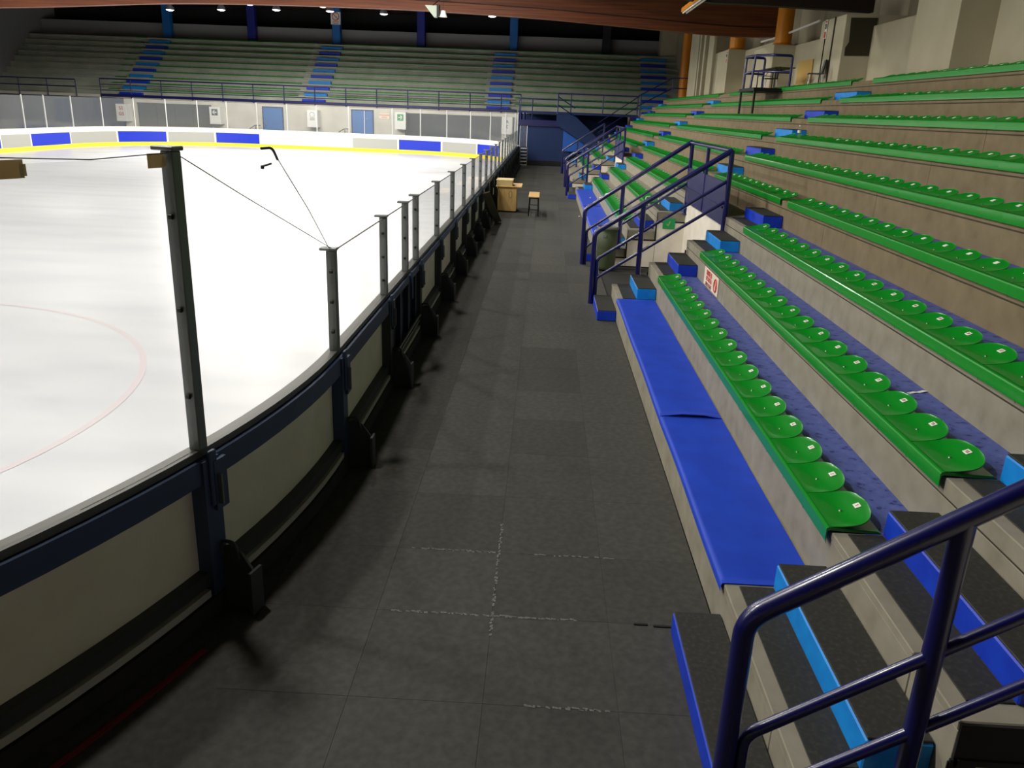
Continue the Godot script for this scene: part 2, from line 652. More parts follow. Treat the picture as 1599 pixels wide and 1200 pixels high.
func aisle_floor() -> void:
	var f := struct("floor", "dark rubber tiled floor of the aisle beside the rink")
	var st := mb()
	slab(st, -43.0, 12.0, -0.4, -0.26, -14.0, 75.0)
	obj("subfloor", st, M.plinth, f)
	st = mb()     # the concrete bed of the aisle, round the curve of the boards too
	slab(st, -1.75, 9.0, -0.26, -0.022, -14.0, 65.0)
	slab(st, -10.0, -1.75, -0.26, -0.06, -14.0, 6.6)
	obj("bed", st, M.plinth, f)
	var edge := []     # floor outside the near curve
	for k in 19:
		edge.append(rp(-0.52 * k, 0.06, -0.004))
	edge.append(v(-6.0, -0.004, -2.9))
	edge.append(v(-1.69, -0.004, -2.9))
	st = mb()
	prism(st, edge, Vector3(0, -0.05, 0))
	obj("curve_floor", st, M.rubber[1], f)
	var rng := RandomNumberGenerator.new()
	rng.seed = 7
	var rows := [-2.9, -2.08, -1.26, -0.44, 0.38, 1.2, 2.02, 2.83, 3.64, 4.46, 5.25]
	while rows[-1] < 50.2:
		rows.append(rows[-1] + 0.92)
	var cols := [-1.69, -0.95, -0.2, 0.55, 1.24]
	for i in rows.size() - 1:
		for j in 4:
			st = mb()
			var g := 0.0008
			var c := v((cols[j] + cols[j + 1]) * 0.5, -0.011, (rows[i] + rows[i + 1]) * 0.5)
			box(st, c, Vector3(cols[j + 1] - cols[j] - g, 0.022 + rng.randf_range(-0.0004, 0.0004), rows[i + 1] - rows[i] - g), 0.0012)
			obj("rubber_tile", st, M.rubber[rng.randi() % 4 if rng.randf() < 0.5 else 1], f)
	# worn pale joints
	var lines := [[-0.85, 5.25, -0.24, 5.25, 1.0], [0.05, 5.25, 0.75, 5.25, 0.45], [-0.86, 4.46, -0.2, 4.46, 0.8], [-0.2, 4.46, 0.34, 4.46, 1.0], [-0.2, 4.46, -0.2, 5.7, 0.8], [-0.2, 4.2, -0.2, 4.46, 0.5], [0.03, 3.64, 0.5, 3.64, 0.9]]
	for l in lines:
		st = mb()
		var a := v(l[0], 0.0022, l[1])
		var b := v(l[2], 0.0022, l[3])
		var len := a.distance_to(b)
		var n := int(len / 0.012)
		var d := (b - a).normalized()
		var side := d.cross(Vector3.UP)
		for i in n:
			if rng.randf() > 0.72 * l[4]:
				continue
			var p := a + d * (len * i / n) + side * rng.randf_range(-0.008, 0.008)
			var w := rng.randf_range(0.004, 0.011)
			var e := d * rng.randf_range(0.008, 0.03)
			quad(st, p - side * w, p + side * w * 0.6, p + e + side * w, p + e - side * w * 0.5)
		tag(obj("scuff_mark", st, M.scuff, f), "pale worn joint between rubber tiles", "", "", "stuff")
	st = mb()
	ring_box(st, -9.0, -2.6, 0.255, 0.29, -0.002, 0.006)
	obj("red_line", st, M.red, f, "red line painted along the foot of the boards")
	st = mb()     # two dropped splinters of a torn tile edge
	box(st, v(0.76, 0.004, 4.455), Vector3(0.09, 0.008, 0.02), 0.003)
	box(st, v(0.9, 0.004, 4.445), Vector3(0.12, 0.008, 0.022), 0.003)
	obj("torn_edge", st, M.black_line, f)


# ==================================================================== the stand on the right
func X(k: float) -> float:
	return X0 + D * k


func T(k: float) -> float:
	return H0 + RISE * k


const GAPS := [[-1.1, 2.8], [13.65, 17.5], [32.5, 36.4]]


func pieces(a: float, b: float, k: int) -> Array:
	var out := []
	var cuts := [a]
	for j in [3.25, 10.65, 18.05, 25.45, 32.85, 40.25]:
		if j > a and j < b:
			cuts.append(j)
	cuts.append(b)
	for i in cuts.size() - 1:
		var lo: float = cuts[i]
		var hi: float = cuts[i + 1]
		var parts := [[lo, hi]]
		if k < 3:
			for g in GAPS:
				var next := []
				for p in parts:
					if g[1] <= p[0] or g[0] >= p[1]:
						next.append(p)
						continue
					if g[0] > p[0] + 0.05:
						next.append([p[0], g[0]])
					if g[1] < p[1] - 0.05:
						next.append([g[1], p[1]])
				parts = next
		out.append_array(parts)
	return out


func grandstand() -> void:
	var g := thing("grandstand", "stepped concrete stand rising to the right of the aisle", "grandstand", v(X0, 0, 20))
	for k in 10:
		var front := X(k)
		var back := X(k + 1) + 0.06 if k < 9 else 9.6
		var top := T(k)
		var low := T(k - 1) if k > 0 else 0.0
		for p in pieces(-3.0, 49.4, k):
			var j := 0.004
			var st := mb()
			var lip := 0.11 if k > 1 else 0.002
			slab(st, front, back, top - maxf(lip, 0.05), top, p[0] + j, p[1] - j, 0.006)
			obj("tier_slab", st, M.concrete if k < 4 else M.concrete_warm_shaded, g)
			st = mb()
			slab(st, front + 0.003, front + 0.14, low - 0.06 if k > 0 else 0.0, top - maxf(lip + 0.012, 0.05), p[0] + j, p[1] - j, 0.003)
			obj("riser", st, M.concrete if k < 4 else M.concrete_warm_shaded, g)
			st = mb()     # fills the joints behind slab and riser
			slab(st, front + 0.02, back - 0.01, maxf(0.0, low - 0.3), top - 0.02, p[0] + 0.002, p[1] - 0.002)
			obj("core", st, M.concrete if k < 4 else M.concrete_warm_shaded, g)
			st = mb()
			if k > 1:
				slab(st, front + 0.008, front + 0.021, top - lip - 0.015, top - lip + 0.004, p[0] + j, p[1] - j)
			slab(st, front + 0.008, front + 0.021, low, top - 0.005, p[0] - 0.001, p[0] + j + 0.001)
			obj("joint", st, M.groove, g)
	# the walkway painted blue behind the first seats
	for k in range(1, 6):
		var st := mb()
		slab(st, X(k) + 0.2, X(k + 1) + 0.001, T(k) - 0.004, T(k) + 0.002, 4.39, 12.49)
		obj("painted_walkway", st, M.walkway, g, "blue painted strip of floor behind the green seats")
	# closed ends, and the passages through the stand
	for gap in GAPS:
		for side in 2:
			var z: float = gap[side]
			var dz := 0.02 if side == 1 else -0.02
			for k in 3:
				var st := mb()
				slab(st, X(k) + 0.01, X(k + 1), 0.0, T(k) - 0.2, z - 0.012, z + 0.012 + dz * 0.0)
				obj("passage_wall", st, M.passage, g)
				st = mb()
				var zz := z - 0.02 if side == 1 else z + 0.02
				slab(st, X(k), X(k + 1) + 0.02, T(k) - 0.205, T(k) - 0.175, zz - 0.006, zz + 0.006)
				if k > 0:
					slab(st, X(k) - 0.015, X(k) + 0.015, T(k - 1) - 0.2, T(k) - 0.175, zz - 0.006, zz + 0.006)
				obj("border_line", st, M.black_line, g)
		if gap[1] < 5.0:      # the near passage has a broad black border under its treads
			for k in 3:
				var st := mb()
				slab(st, X(k) + 0.004, X(k + 1) + 0.004, T(k) - 0.2, T(k) - 0.006, gap[1] - 0.012, gap[1] + 0.003)
				if k > 0:
					slab(st, X(k) - 0.02, X(k) + 0.1, T(k - 1) - 0.2, T(k) - 0.19, gap[1] - 0.02, gap[1] - 0.012)
				obj("border_panel", st, M.black_line, g)
		var e := mb()
		slab(e, X(3), X(3) + 0.1, 0.0, T(3) - 0.1, gap[0], gap[1])
		obj("passage_wall", e, M.passage, g)
	# notice on the riser of the third row
	var at := v(X(2) - 0.006, 0.925, 11.38)
	var s := thing("notice", "white notice with red Italian lettering on the riser behind the front row", "sign", at)
	var n := mb()
	box(n, at, Vector3(0.012, 0.25, 0.98), 0.002)
	obj("board", n, M.cream_sign, s)
	var turn := Basis(Vector3(0, 0, 1), Vector3.UP, Vector3(-1, 0, 0))      # text that faces the aisle
	var rows := ["DIVIETO", "DI SOSTA", "SULLE SCALE"]
	for i in 3:
		text_part("lettering", rows[i], [0.1, 0.09, 0.07][i], M.sign_red if i < 2 else M.number_ink, s, Transform3D(turn, Vector3(-0.008, 0.07 - 0.08 * i, -0.13)))
	n = mb()
	var loop := []
	for k in 25:
		loop.append(at + Vector3(-0.008, sin(TAU * k / 24.0) * 0.085, 0.34 + cos(TAU * k / 24.0) * 0.085))
	tube(n, loop, 0.011, 6, false)
	bar(n, at + Vector3(-0.008, 0.06, 0.28), at + Vector3(-0.008, -0.06, 0.4), 0.02, 0.006, 0.0, Vector3.LEFT)
	obj("symbol", n, M.sign_red, s)
	# the green exit sign on the wall of the passage
	at = v(2.7, 0.945, 17.47)
	s = thing("exit_sign", "small green square sign on the white wall of the passage", "sign", at)
	n = mb()
	box(n, at, Vector3(0.26, 0.22, 0.012), 0.002)
	obj("board", n, M.sign_green, s)
	n = mb()
	bar(n, at + Vector3(0.02, 0.05, 0.009), at + Vector3(-0.02, -0.05, 0.009), 0.02, 0.004, 0.0, Vector3.BACK)
	bar(n, at + Vector3(-0.05, 0.0, 0.009), at + Vector3(-0.02, -0.05, 0.009), 0.015, 0.004, 0.0, Vector3.BACK)
	obj("arrow", n, mat(Color8(150, 190, 120), 0.6), s)


func step_block(called_label: String, x1: float, y: float, z0: float, z1: float, dark: bool, tread := true, w := 0.3, h := 0.18, group := "") -> void:
	var t := thing("step_block", called_label, "step", v(x1 - w * 0.5, y, (z0 + z1) * 0.5), group)
	var st := mb()
	slab(st, x1 - w, x1 - 0.001, y + 0.001, y + h - (0.012 if tread else 0.0), z0, z1, 0.008)
	obj("block", st, M.step_dark if dark else M.step_light, t)
	if tread:
		st = mb()
		slab(st, x1 - w + 0.006, x1 - 0.004, y + h - 0.012, y + h, z0 + 0.008, z1 - 0.008, 0.004)
		obj("rubber_tread", st, M.tread, t)


func steps() -> void:
	var stairs := [
		[2.92, 4.386, 0, 2, "the nearest stairs, beside the big navy handrail"],
		[12.484, 13.64, 0, 3, "the stairs just before the first passage"],
		[17.864, 19.17, 0, 8, "the stairs just past the first passage"],
		[31.3, 32.48, 0, 3, "the stairs just before the second passage"],
		[32.98, 34.2, 4, 8, "the upper stairs above the second passage"],
		[36.6, 37.8, 0, 3, "the stairs just past the second passage"],
		[47.83, 49.05, 0, 8, "the last stairs of the side stand"]]
	for s in stairs:
		var count := 0
		if s[2] == 0:
			count += 1
			step_block("dark blue step on aisle floor, lowest of %s" % s[4], X0, 0.0, s[0], s[1], true, true, 0.3, 0.167, "step blocks of the side stand")
		for k in range(s[2], s[3] + 1):
			count += 1
			var dark: bool = k % 2 == 1
			step_block("%s step, %s up %s" % ["dark blue" if dark else "light blue", nth(count), s[4]], X(k + 1), T(k), s[0], s[1], dark, true, 0.3, 0.18, "step blocks of the side stand")
	# dark rubber on the treads of the stairs
	for s in stairs.slice(0, 4):
		for k in range(s[2], mini(s[3] + 1, 4)):
			var right := X(k + 1) - 0.3
			var at := v((X(k) + right) * 0.5, T(k), (s[0] + s[1]) * 0.5)
			var t := mb()
			org = at
			slab(t, X(k) + 0.085, right, T(k) + 0.001, T(k) + 0.009, s[0] + 0.01, s[1] - 0.01, 0.003)
			var o := obj("tread_mat", t, M.tread)
			o.position = at
			tag(o, "dark rubber tread mat, %s up %s" % [nth(k + 1), s[4]], "mat", "rubber mats on the stair treads")
			org = Vector3.ZERO


func mats() -> void:
	var list := [[4.4, 7.32, "first blue floor mat on the lowest tier, beside the nearest stairs", 0.0], [7.3, 12.44, "second blue floor mat on the lowest tier, its near edge curling over the first", 0.03], [19.2, 25.6, "blue floor mat on the lowest tier just past the first passage", 0.0], [25.58, 31.25, "farthest blue floor mat on the lowest tier, before the second passage", 0.02]]
	for m in list:
		var at := v(X0 + 0.28, H0, (m[0] + m[1]) * 0.5)
		org = at
		var st := mb()
		st.set_smooth_group(3)
		# a sheet that folds over the front edge; profile of (x, y) from the lip to the riser
		var prof := [Vector2(-0.016, -0.055), Vector2(-0.018, -0.01), Vector2(-0.01, 0.006), Vector2(0.02, 0.008), Vector2(0.2, 0.008), Vector2(0.4, 0.009), Vector2(0.575, 0.008)]
		var n := 40
		var rows := []
		for i in n + 1:
			var z := lerpf(m[0], m[1], float(i) / n)
			var row := []
			for k in prof.size():
				var p: Vector2 = prof[k]
				var lift := 0.0
				if m[3] > 0.0:
					lift = m[3] * exp(-(z - m[0]) * 9.0) * sin(clampf(p.x / 0.575, 0, 1) * PI) * (1.0 if k > 2 else 0.0) + 0.004
				var wav := 0.0012 * sin(z * 3.1 + p.x * 9.0) + 0.0012 * sin(z * 1.3)
				row.append(v(X0 + p.x + (0.004 * sin(z * 2.3) if k < 3 else 0.0), H0 + p.y + lift + absf(wav), z))
			rows.append(row)
		for i in n:
			for k in prof.size() - 1:
				quad(st, rows[i][k], rows[i][k + 1], rows[i + 1][k + 1], rows[i + 1][k])
		for e in [0, n]:      # cut ends, so that the sheet has a thickness
			for k in range(2, prof.size() - 1):
				quad(st, rows[e][k], rows[e][k + 1], rows[e][k + 1] - Vector3(0, 0.007, 0), rows[e][k] - Vector3(0, 0.007, 0))
		var o := obj("floor_mat", st, M.mat_blue)
		o.position = at
		tag(o, m[2], "mat", "blue mats on the lowest tier")
		org = Vector3.ZERO


# ==================================================================== seats
var seat_mesh: ArrayMesh


func pan(t: float, u: float) -> Vector2:   # (x, y) of the moulded pan: t runs from the front edge to the back, u from side to side
	var back := clampf((t - 0.4) / 0.6, 0.0, 1.0)
	var y := 0.026 + 0.006 * (1.0 - t) - 0.011 * sin(PI * clampf(t / 0.75, 0, 1)) * (1.0 - u * u)
	y += 0.074 * pow(clampf((t - 0.22) / 0.78, 0, 1), 2.0) * (1.0 - 0.1 * u * u) + 0.01 * pow(absf(u), 3.0) * clampf(t / 0.4, 0, 1)
	return Vector2(lerpf(-0.012, 0.272, t) + 0.008 * (1.0 - u * u) * back, y)


func build_seat() -> ArrayMesh:   # local axes: x towards the back of the stand, y up, z along the row; origin on the front edge of the tier
	org = Vector3.ZERO
	var st := mb()
	var w := PITCH * 0.5 - 0.0005
	# base strip that folds over the edge of the tier
	var prof := [Vector2(-0.03, -0.066), Vector2(-0.034, -0.03), Vector2(-0.034, 0.016), Vector2(-0.03, 0.025), Vector2(-0.02, 0.029), Vector2(0.08, 0.024), Vector2(0.27, 0.018), Vector2(0.295, 0.003)]
	for k in prof.size() - 1:
		st.set_smooth_group(4 if k < 2 else (-1 if k < 4 else 5))
		quad(st, Vector3(prof[k].x, prof[k].y, -w), Vector3(prof[k + 1].x, prof[k + 1].y, -w), Vector3(prof[k + 1].x, prof[k + 1].y, w), Vector3(prof[k].x, prof[k].y, w))
	st.set_smooth_group(-1)
	for sg in [-1.0, 1.0]:
		for k in prof.size() - 1:
			var a := Vector3(prof[k].x, prof[k].y, sg * w)
			var b := Vector3(prof[k + 1].x, prof[k + 1].y, sg * w)
			var inner := Vector3(0.006, -0.02, 0)
			quad(st, a, b, b + inner, a + inner)
	# moulded pan: a dished shell whose rounded back stands clear of the strip
	var nu := 14
	var nv := 18
	var top := []
	var low := []
	for j in nv + 1:
		var t := sin(PI * 0.5 * j / nv)
		var back := clampf((t - 0.4) / 0.6, 0.0, 1.0)
		var half := (w - 0.003) * (1.0 if back <= 0.0 else pow(maxf(0.0, 1.0 - pow(back, 3.4)), 0.5) * 0.94 + 0.06)
		var row := []
		var row2 := []
		for i in nu + 1:
			var u := -1.0 + 2.0 * i / nu
			var p := pan(t, u)
			row.append(Vector3(p.x, p.y, u * half))
			row2.append(Vector3(p.x + 0.004 * back, p.y - 0.01, u * half * 0.985))
		top.append(row)
		low.append(row2)
	st.set_smooth_group(5)
	for j in nv:
		for i in nu:
			quad(st, top[j][i], top[j + 1][i], top[j + 1][i + 1], top[j][i + 1])
			quad(st, low[j][i], low[j][i + 1], low[j + 1][i + 1], low[j + 1][i])
	st.set_smooth_group(-1)
	for j in nv:
		quad(st, top[j][0], low[j][0], low[j + 1][0], top[j + 1][0])
		quad(st, top[j][nu], top[j + 1][nu], low[j + 1][nu], low[j][nu])
	for i in nu:
		quad(st, top[nv][i], low[nv][i], low[nv][i + 1], top[nv][i + 1])
	st.generate_normals()
	return st.commit()


func seats() -> void:
	seat_mesh = build_seat()
	var screw_st := mb()
	lathe(screw_st, Vector3(pan(0.48, 0).x, pan(0.48, 0).y - 0.001, 0), [Vector2(0.012, 0.0), Vector2(0.009, 0.007), Vector2(0.0, 0.009)], 10)
	screw_st.generate_normals()
	var screw_mesh := screw_st.commit()
	var plate_st := mb()
	var p0 := pan(0.8, 0)
	var slope := pan(0.84, 0) - pan(0.76, 0)
	var back_up := Basis(Vector3(0, 0, 1), slope.angle())
	var plate_at := Vector3(p0.x, p0.y + 0.004, 0)
	box(plate_st, plate_at, Vector3(0.04, 0.004, 0.054), 0.002, back_up)
	plate_st.generate_normals()
	var plate_mesh := plate_st.commit()
	# every place: section, row, place in the row
	var sections := [
		{"from": 4.4, "n": 17, "rows": [1, 4], "name": "from the nearest stairs"},
		{"from": 4.4, "n": 29, "rows": [5, 9], "name": "from the nearest stairs"},
		{"from": 12.65, "n": 11, "rows": [4, 4], "name": "above the first passage"},
		{"from": 19.2, "n": 26, "rows": [1, 3], "name": "past the first passage"},
		{"from": 19.05, "n": 27, "rows": [4, 9], "name": "past the upper stairs of the first passage"},
		{"from": 37.9, "n": 21, "rows": [1, 3], "name": "past the second passage"},
		{"from": 33.4, "n": 31, "rows": [4, 9], "name": "past the upper stairs of the second passage"}]
	var all := []
	for s in sections:
		for k in range(s.rows[0], s.rows[1] + 1):
			for i in s.n:
				var at := v(X(k), T(k) + 0.003, s.from + PITCH * (i + 0.5))
				all.append({"at": at, "row": k, "i": i + 1, "name": s.name, "n": s.n})
	for a in all:
		var p := pixel(a.at)
		a.size = 0.0
		if p.z > 0.3 and p.x > -20 and p.x < 1640 and p.y > -20 and p.y < 1220:
			a.size = 1.0 / p.z
			if absf(a.row - 7.0) < 2.5:
				a.size *= 0.8
	all.sort_custom(func(a, b): return a.size > b.size)
	var rest := []
	for n in all.size():
		var a = all[n]
		if n >= 300 or a.size == 0.0:
			rest.append(Transform3D(Basis(), a.at))
			continue
		var t := thing("stadium_seat", "green plastic seat in row %s, %s %s" % [["", "one", "two", "three", "four", "five", "six", "seven", "eight", "nine"][a.row], nth(a.i), a.name], "seat", a.at, "green seats of the side stand")
		var o := MeshInstance3D.new()
		o.name = "shell"
		o.mesh = seat_mesh
		o.material_override = M.seat
		t.add_child(o, true)
		if a.size > 1.0 / 18.0:
			var q := MeshInstance3D.new()
			q.name = "number_plate"
			q.mesh = plate_mesh
			q.material_override = M.number_plate
			t.add_child(q, true)
			q = MeshInstance3D.new()
			q.name = "screw"
			q.mesh = screw_mesh
			q.material_override = M.screw
			t.add_child(q, true)
			if a.name == "from the nearest stairs" and a.row < 4:
				# digits that read from the aisle, lying on the sloping back
				var lie := back_up * Basis(Vector3(0, 0, 1), Vector3(1, 0, 0), Vector3(0, 1, 0))
				var digits := TextMesh.new()
				digits.text = str(a.i + 17 * (a.row - 1))
				digits.font = font
				digits.font_size = 24
				digits.pixel_size = 0.03 / 24.0
				digits.depth = 0.0012
				digits.curve_step = 6.0
				var w := MeshInstance3D.new()
				w.name = "digits"
				w.mesh = digits
				w.material_override = M.number_ink
				w.transform = Transform3D(lie, plate_at + back_up * Vector3(0, 0.0024, 0))
				t.get_node("number_plate").add_child(w, true)
	# the far stand's seats, too many and too small to single out
	for k in 10:
		for i in 93:
			var x := -34.0 + PITCH * (i + 0.5)
			var on_stairs := false
			for c in FAR_STAIRS:
				if absf(x - c) < 1.15:
					on_stairs = true
			if on_stairs or x > 9.2:
				continue
			rest.append(Transform3D(Basis(Vector3.UP, PI * 0.5).scaled(Vector3(1, 0.6, 1)), v(x, far_top(k) + 0.002, far_z(k))))
	var mm := MultiMesh.new()
	mm.transform_format = MultiMesh.TRANSFORM_3D
	mm.mesh = seat_mesh
	mm.instance_count = rest.size()
	for n in rest.size():
		mm.set_instance_transform(n, rest[n])
	var mi := MultiMeshInstance3D.new()
	mi.name = "seat_rows"
	mi.multimesh = mm
	mi.material_override = M.seat
	add_child(mi, true)
	tag(mi, "rows of small green seats far off along both stands", "seats", "", "stuff")


# ==================================================================== the stand across the far end
const FAR_STAIRS := [-32.15, -17.95, -3.8, 8.1]


func far_z(k: float) -> float:
	return 65.0 + 0.6 * k


func far_top(k: float) -> float:
	return 3.1 + 0.455 * (k + 1)


func far_stand() -> void:
	var g := thing("far_grandstand", "stepped concrete stand across the far end of the rink, above a railed balcony", "grandstand", v(-14, 3.1, 65))
	for k in 10:
		var st := mb()
		slab(st, -43.0, 10.2, far_top(k) - 0.1, far_top(k), far_z(k), far_z(k + 1) + 0.1 if k < 9 else 72.5, 0.01)
		obj("tier_slab", st, M.far_concrete, g)
		st = mb()
		slab(st, -43.0, 10.2, far_top(k - 1) - 0.02, far_top(k) - 0.11, far_z(k) + 0.02, far_z(k) + 0.3)
		obj("riser", st, M.far_concrete, g)
	var st := mb()
	slab(st, -43.0, 10.2, 2.9, 3.1, 63.7, 65.4)
	obj("balcony_slab", st, M.cream, g)
	st = mb()
	slab(st, -33.9, -2.3, 2.98, 3.16, 63.55, 63.7, 0.02)
	obj("balcony_beam", st, M.navy, g)
	var names := ["left stairs of the far stand", "middle stairs of the far stand", "right stairs of the far stand", "shadowed corner stairs of the far stand"]
	for i in 4:
		for k in 10:
			var dark: bool = k % 2 == 0
			var w := 1.75 if i < 3 else 2.0
			var c: float = FAR_STAIRS[i] + 0.02 * k
			var at := v(c, far_top(k - 1), far_z(k) - 0.15)
			var t := thing("step_block", "%s step, %s up the %s" % ["dark blue" if dark else "light blue", nth(k + 1), names[i]], "step", at, "step blocks of the far stand")
			var b := mb()
			box(b, at + Vector3(0, 0.125, 0), Vector3(w, 0.23, 0.3), 0.01)
			obj("block", b, M.step_dark if dark else M.step_light, t)
	# balcony railing
	var r := thing("balcony_railing", "navy railing along the balcony of the far stand", "railing", v(-18, 3.1, 63.6))
	var x := -33.9
	while x < -2.2:
		st = mb()
		tube(st, [v(x, 2.9, 63.62), v(x, 4.22, 63.62)], 0.04, 8)
		obj("post", st, M.navy, r)
		x += 2.34
	for y in [4.23, 3.82, 3.42]:
		st = mb()
		tube(st, [v(-33.9, y, 63.62), v(-2.35, y, 63.62)], 0.045 if y > 4.0 else 0.025, 8)
		obj("rail", st, M.navy, r)
	st = mb()
	tube(st, rounded([v(-2.35, 4.23, 63.62), v(-2.0, 4.23, 63.0), v(-2.0, 3.0, 62.9)], 0.1), 0.045, 8)
	obj("end_post", st, M.navy, r)
	r = thing("balcony_railing", "short dim railing at the left end of the far balcony", "railing", v(-38, 3.1, 63.6))
	x = -42.4
	while x < -35.5:
		st = mb()
		tube(st, [v(x, 2.9, 63.62), v(x, 4.1, 63.62)], 0.04, 8)
		obj("post", st, M.navy, r)
		x += 2.2
	for y in [4.1, 3.6]:
		st = mb()
		tube(st, [v(-42.4, y, 63.62), v(-35.8, y, 63.62)], 0.04, 8)
		obj("rail", st, M.navy, r)


func far_front() -> void:
	var w := struct("wall_end", "pale wall under the far balcony with dark windows and blue doors")
	var st := mb()
	slab(st, -32.3, -2.25, -0.2, 2.95, 63.8, 64.1)
	obj("wall_panel", st, M.cream, w)
	st = mb()
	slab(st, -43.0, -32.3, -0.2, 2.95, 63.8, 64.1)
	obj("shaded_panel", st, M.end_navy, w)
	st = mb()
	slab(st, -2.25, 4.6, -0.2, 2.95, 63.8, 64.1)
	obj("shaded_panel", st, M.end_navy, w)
	st = mb()
	slab(st, 4.6, 8.6, -0.2, 2.95, 63.8, 64.1)
	obj("wall_panel", st, M.passage, w)
	var n := 0
	for q in [[-31.2, -25.6, 4], [-10.7, -3.45, 5]]:
		n += 1
		var o := struct("window_%d" % n, ["dark window band under the left of the far balcony", "dark window band under the right of the far balcony"][n - 1])
		var step: float = (q[1] - q[0]) / q[2]
		for i in q[2]:
			st = mb()
			slab(st, q[0] + step * i + 0.02, q[0] + step * (i + 1) - 0.02, 0.7, 2.55, 63.75, 63.78)
			obj("pane", st, M.window, o)
		st = mb()
		for y in [0.66, 2.58]:
			slab(st, q[0] - 0.06, q[1] + 0.06, y - 0.04, y + 0.04, 63.72, 63.8)
		for i in q[2] + 1:
			slab(st, q[0] + step * i - 0.025, q[0] + step * i + 0.025, 0.66, 2.58, 63.72, 63.8)
		obj("frame", st, M.steel_dark, o)
	n = 0
	for q in [[-21.55, -20.1, 2.62], [-14.75, -13.2, 2.66]]:
		n += 1
		var o := struct("door_%d" % n, ["blue door under the far balcony", "blue double door under the far balcony"][n - 1])
		st = mb()
		slab(st, q[0] - 0.07, q[0], 0.0, q[2] + 0.07, 63.68, 63.8)
		slab(st, q[1], q[1] + 0.07, 0.0, q[2] + 0.07, 63.68, 63.8)
		slab(st, q[0] - 0.07, q[1] + 0.07, q[2], q[2] + 0.07, 63.68, 63.8)
		obj("frame", st, M.end_navy, o)
		var split: float = q[1] if n == 1 else lerpf(q[0], q[1], 0.58)
		st = mb()
		slab(st, q[0], split, 0.0, q[2], 63.72, 63.79, 0.01)
		obj("leaf", st, M.door, o)
		if n == 2:
			st = mb()
			slab(st, split + 0.05, q[1], 0.0, q[2], 63.72, 63.79, 0.01)
			obj("leaf", st, M.door, o)
			st = mb()
			slab(st, split, split + 0.05, 0.0, q[2], 63.7, 63.79)
			obj("meeting_strip", st, M.white, o)
		st = mb()
		slab(st, q[0] + 0.15, q[0] + 0.21, 1.35, 1.62, 63.66, 63.71, 0.01) if n == 1 else slab(st, split + 0.12, split + 0.3, 2.05, 2.1, 63.66, 63.71, 0.01)
		obj("handle", st, M.chrome, o)
		var r := thing("handrail", ["short dark handrail left of the single blue door", "short dark handrail left of the blue double door"][n - 1], "railing", v(q[0] - 0.5, 0, 63.2), "handrails at the far doors")
		st = mb()
		tube(st, rounded([v(q[0] - 0.15, 1.3, 63.4), v(q[0] - 0.55, 1.3, 63.3), v(q[0] - 0.95, 1.05, 63.2), v(q[0] - 0.95, 0.0, 63.2)], 0.06), 0.03, 8)
		obj("rail", st, M.steel_dark, r)
		st = mb()
		tube(st, [v(q[0] - 0.5, 0, 63.3), v(q[0] - 0.5, 1.3, 63.3)], 0.025, 8)
		obj("post", st, M.steel_dark, r)
	# white boxes with signs that hang on the wall
	var boxes := [[-32.15, 1.85, "white box sign with red marks at the left end of the far wall", 0], [-25.0, 1.9, "white box sign with an arrow right of the left dark windows", 1], [-17.6, 1.95, "white box sign with a faint ring between the two blue doors", 2], [-10.95, 2.05, "white box sign with a green arrow left of the right dark windows", 3], [-2.95, 2.0, "narrow white box sign with dark marks at the right end of the far wall", 4]]
	for b in boxes:
		var at := v(b[0], b[1], 63.35)
		var s := thing("sign_box", b[2], "sign", at, "white box signs on the far wall")
		st = mb()
		box(st, at, Vector3(0.82, 1.25, 0.8), 0.02)
		obj("box", st, M.white, s)
		var f := at + Vector3(0, 0.24, 0.405)
		st = mb()
		match b[3]:
			0:
				text_part("lettering", "SI\nGS", 0.34, M.sign_red, s, Transform3D(Basis(), Vector3(0, 0.12, 0.41)))
				continue
			1, 3:
				box(st, f, Vector3(0.46, 0.46, 0.012))
				obj("panel", st, M.sign_grey if b[3] == 1 else M.sign_green, s)
				st = mb()
				var d := -1.0 if b[3] == 1 else 1.0
				bar(st, f + Vector3(-0.15, 0, 0.01), f + Vector3(0.15, 0, 0.01), 0.07, 0.01, 0.0, Vector3.BACK)
				bar(st, f + Vector3(0.15 * d, 0, 0.01), f + Vector3(0.0, 0.14, 0.01), 0.06, 0.01, 0.0, Vector3.BACK)
				bar(st, f + Vector3(0.15 * d, 0, 0.01), f + Vector3(0.0, -0.14, 0.01), 0.06, 0.01, 0.0, Vector3.BACK)
				obj("arrow", st, M.white, s)
			2:
				var loop := []
				for k in 17:
					loop.append(f + Vector3(cos(TAU * k / 16.0) * 0.18, sin(TAU * k / 16.0) * 0.18 + 0.05, 0))
				tube(st, loop, 0.02, 6, false)
				slab(st, b[0] - 0.18, b[0] + 0.18, b[1] + 0.0, b[1] + 0.06, 62.93, 62.95)
				slab(st, b[0] - 0.18, b[0] + 0.18, b[1] - 0.1, b[1] - 0.04, 62.93, 62.95)
				obj("symbol", st, M.ad_grey, s)
			4:
				text_part("lettering", "A\nC", 0.3, M.sign_grey, s, Transform3D(Basis(), Vector3(0, 0.1, 0.41)))
	var at := v(-12.3, 2.32, 63.76)
	var p := thing("plaque", "cream wall plaque with two faint red lines of lettering beside the double door", "sign", at)
	st = mb()
	box(st, at, Vector3(0.8, 0.4, 0.04), 0.005)
	obj("board", st, M.cream_sign, p)
	text_part("lettering", "SPOGLIATOI\nATLETI", 0.13, M.sign_red, p, Transform3D(Basis(), Vector3(0, 0, 0.022)))


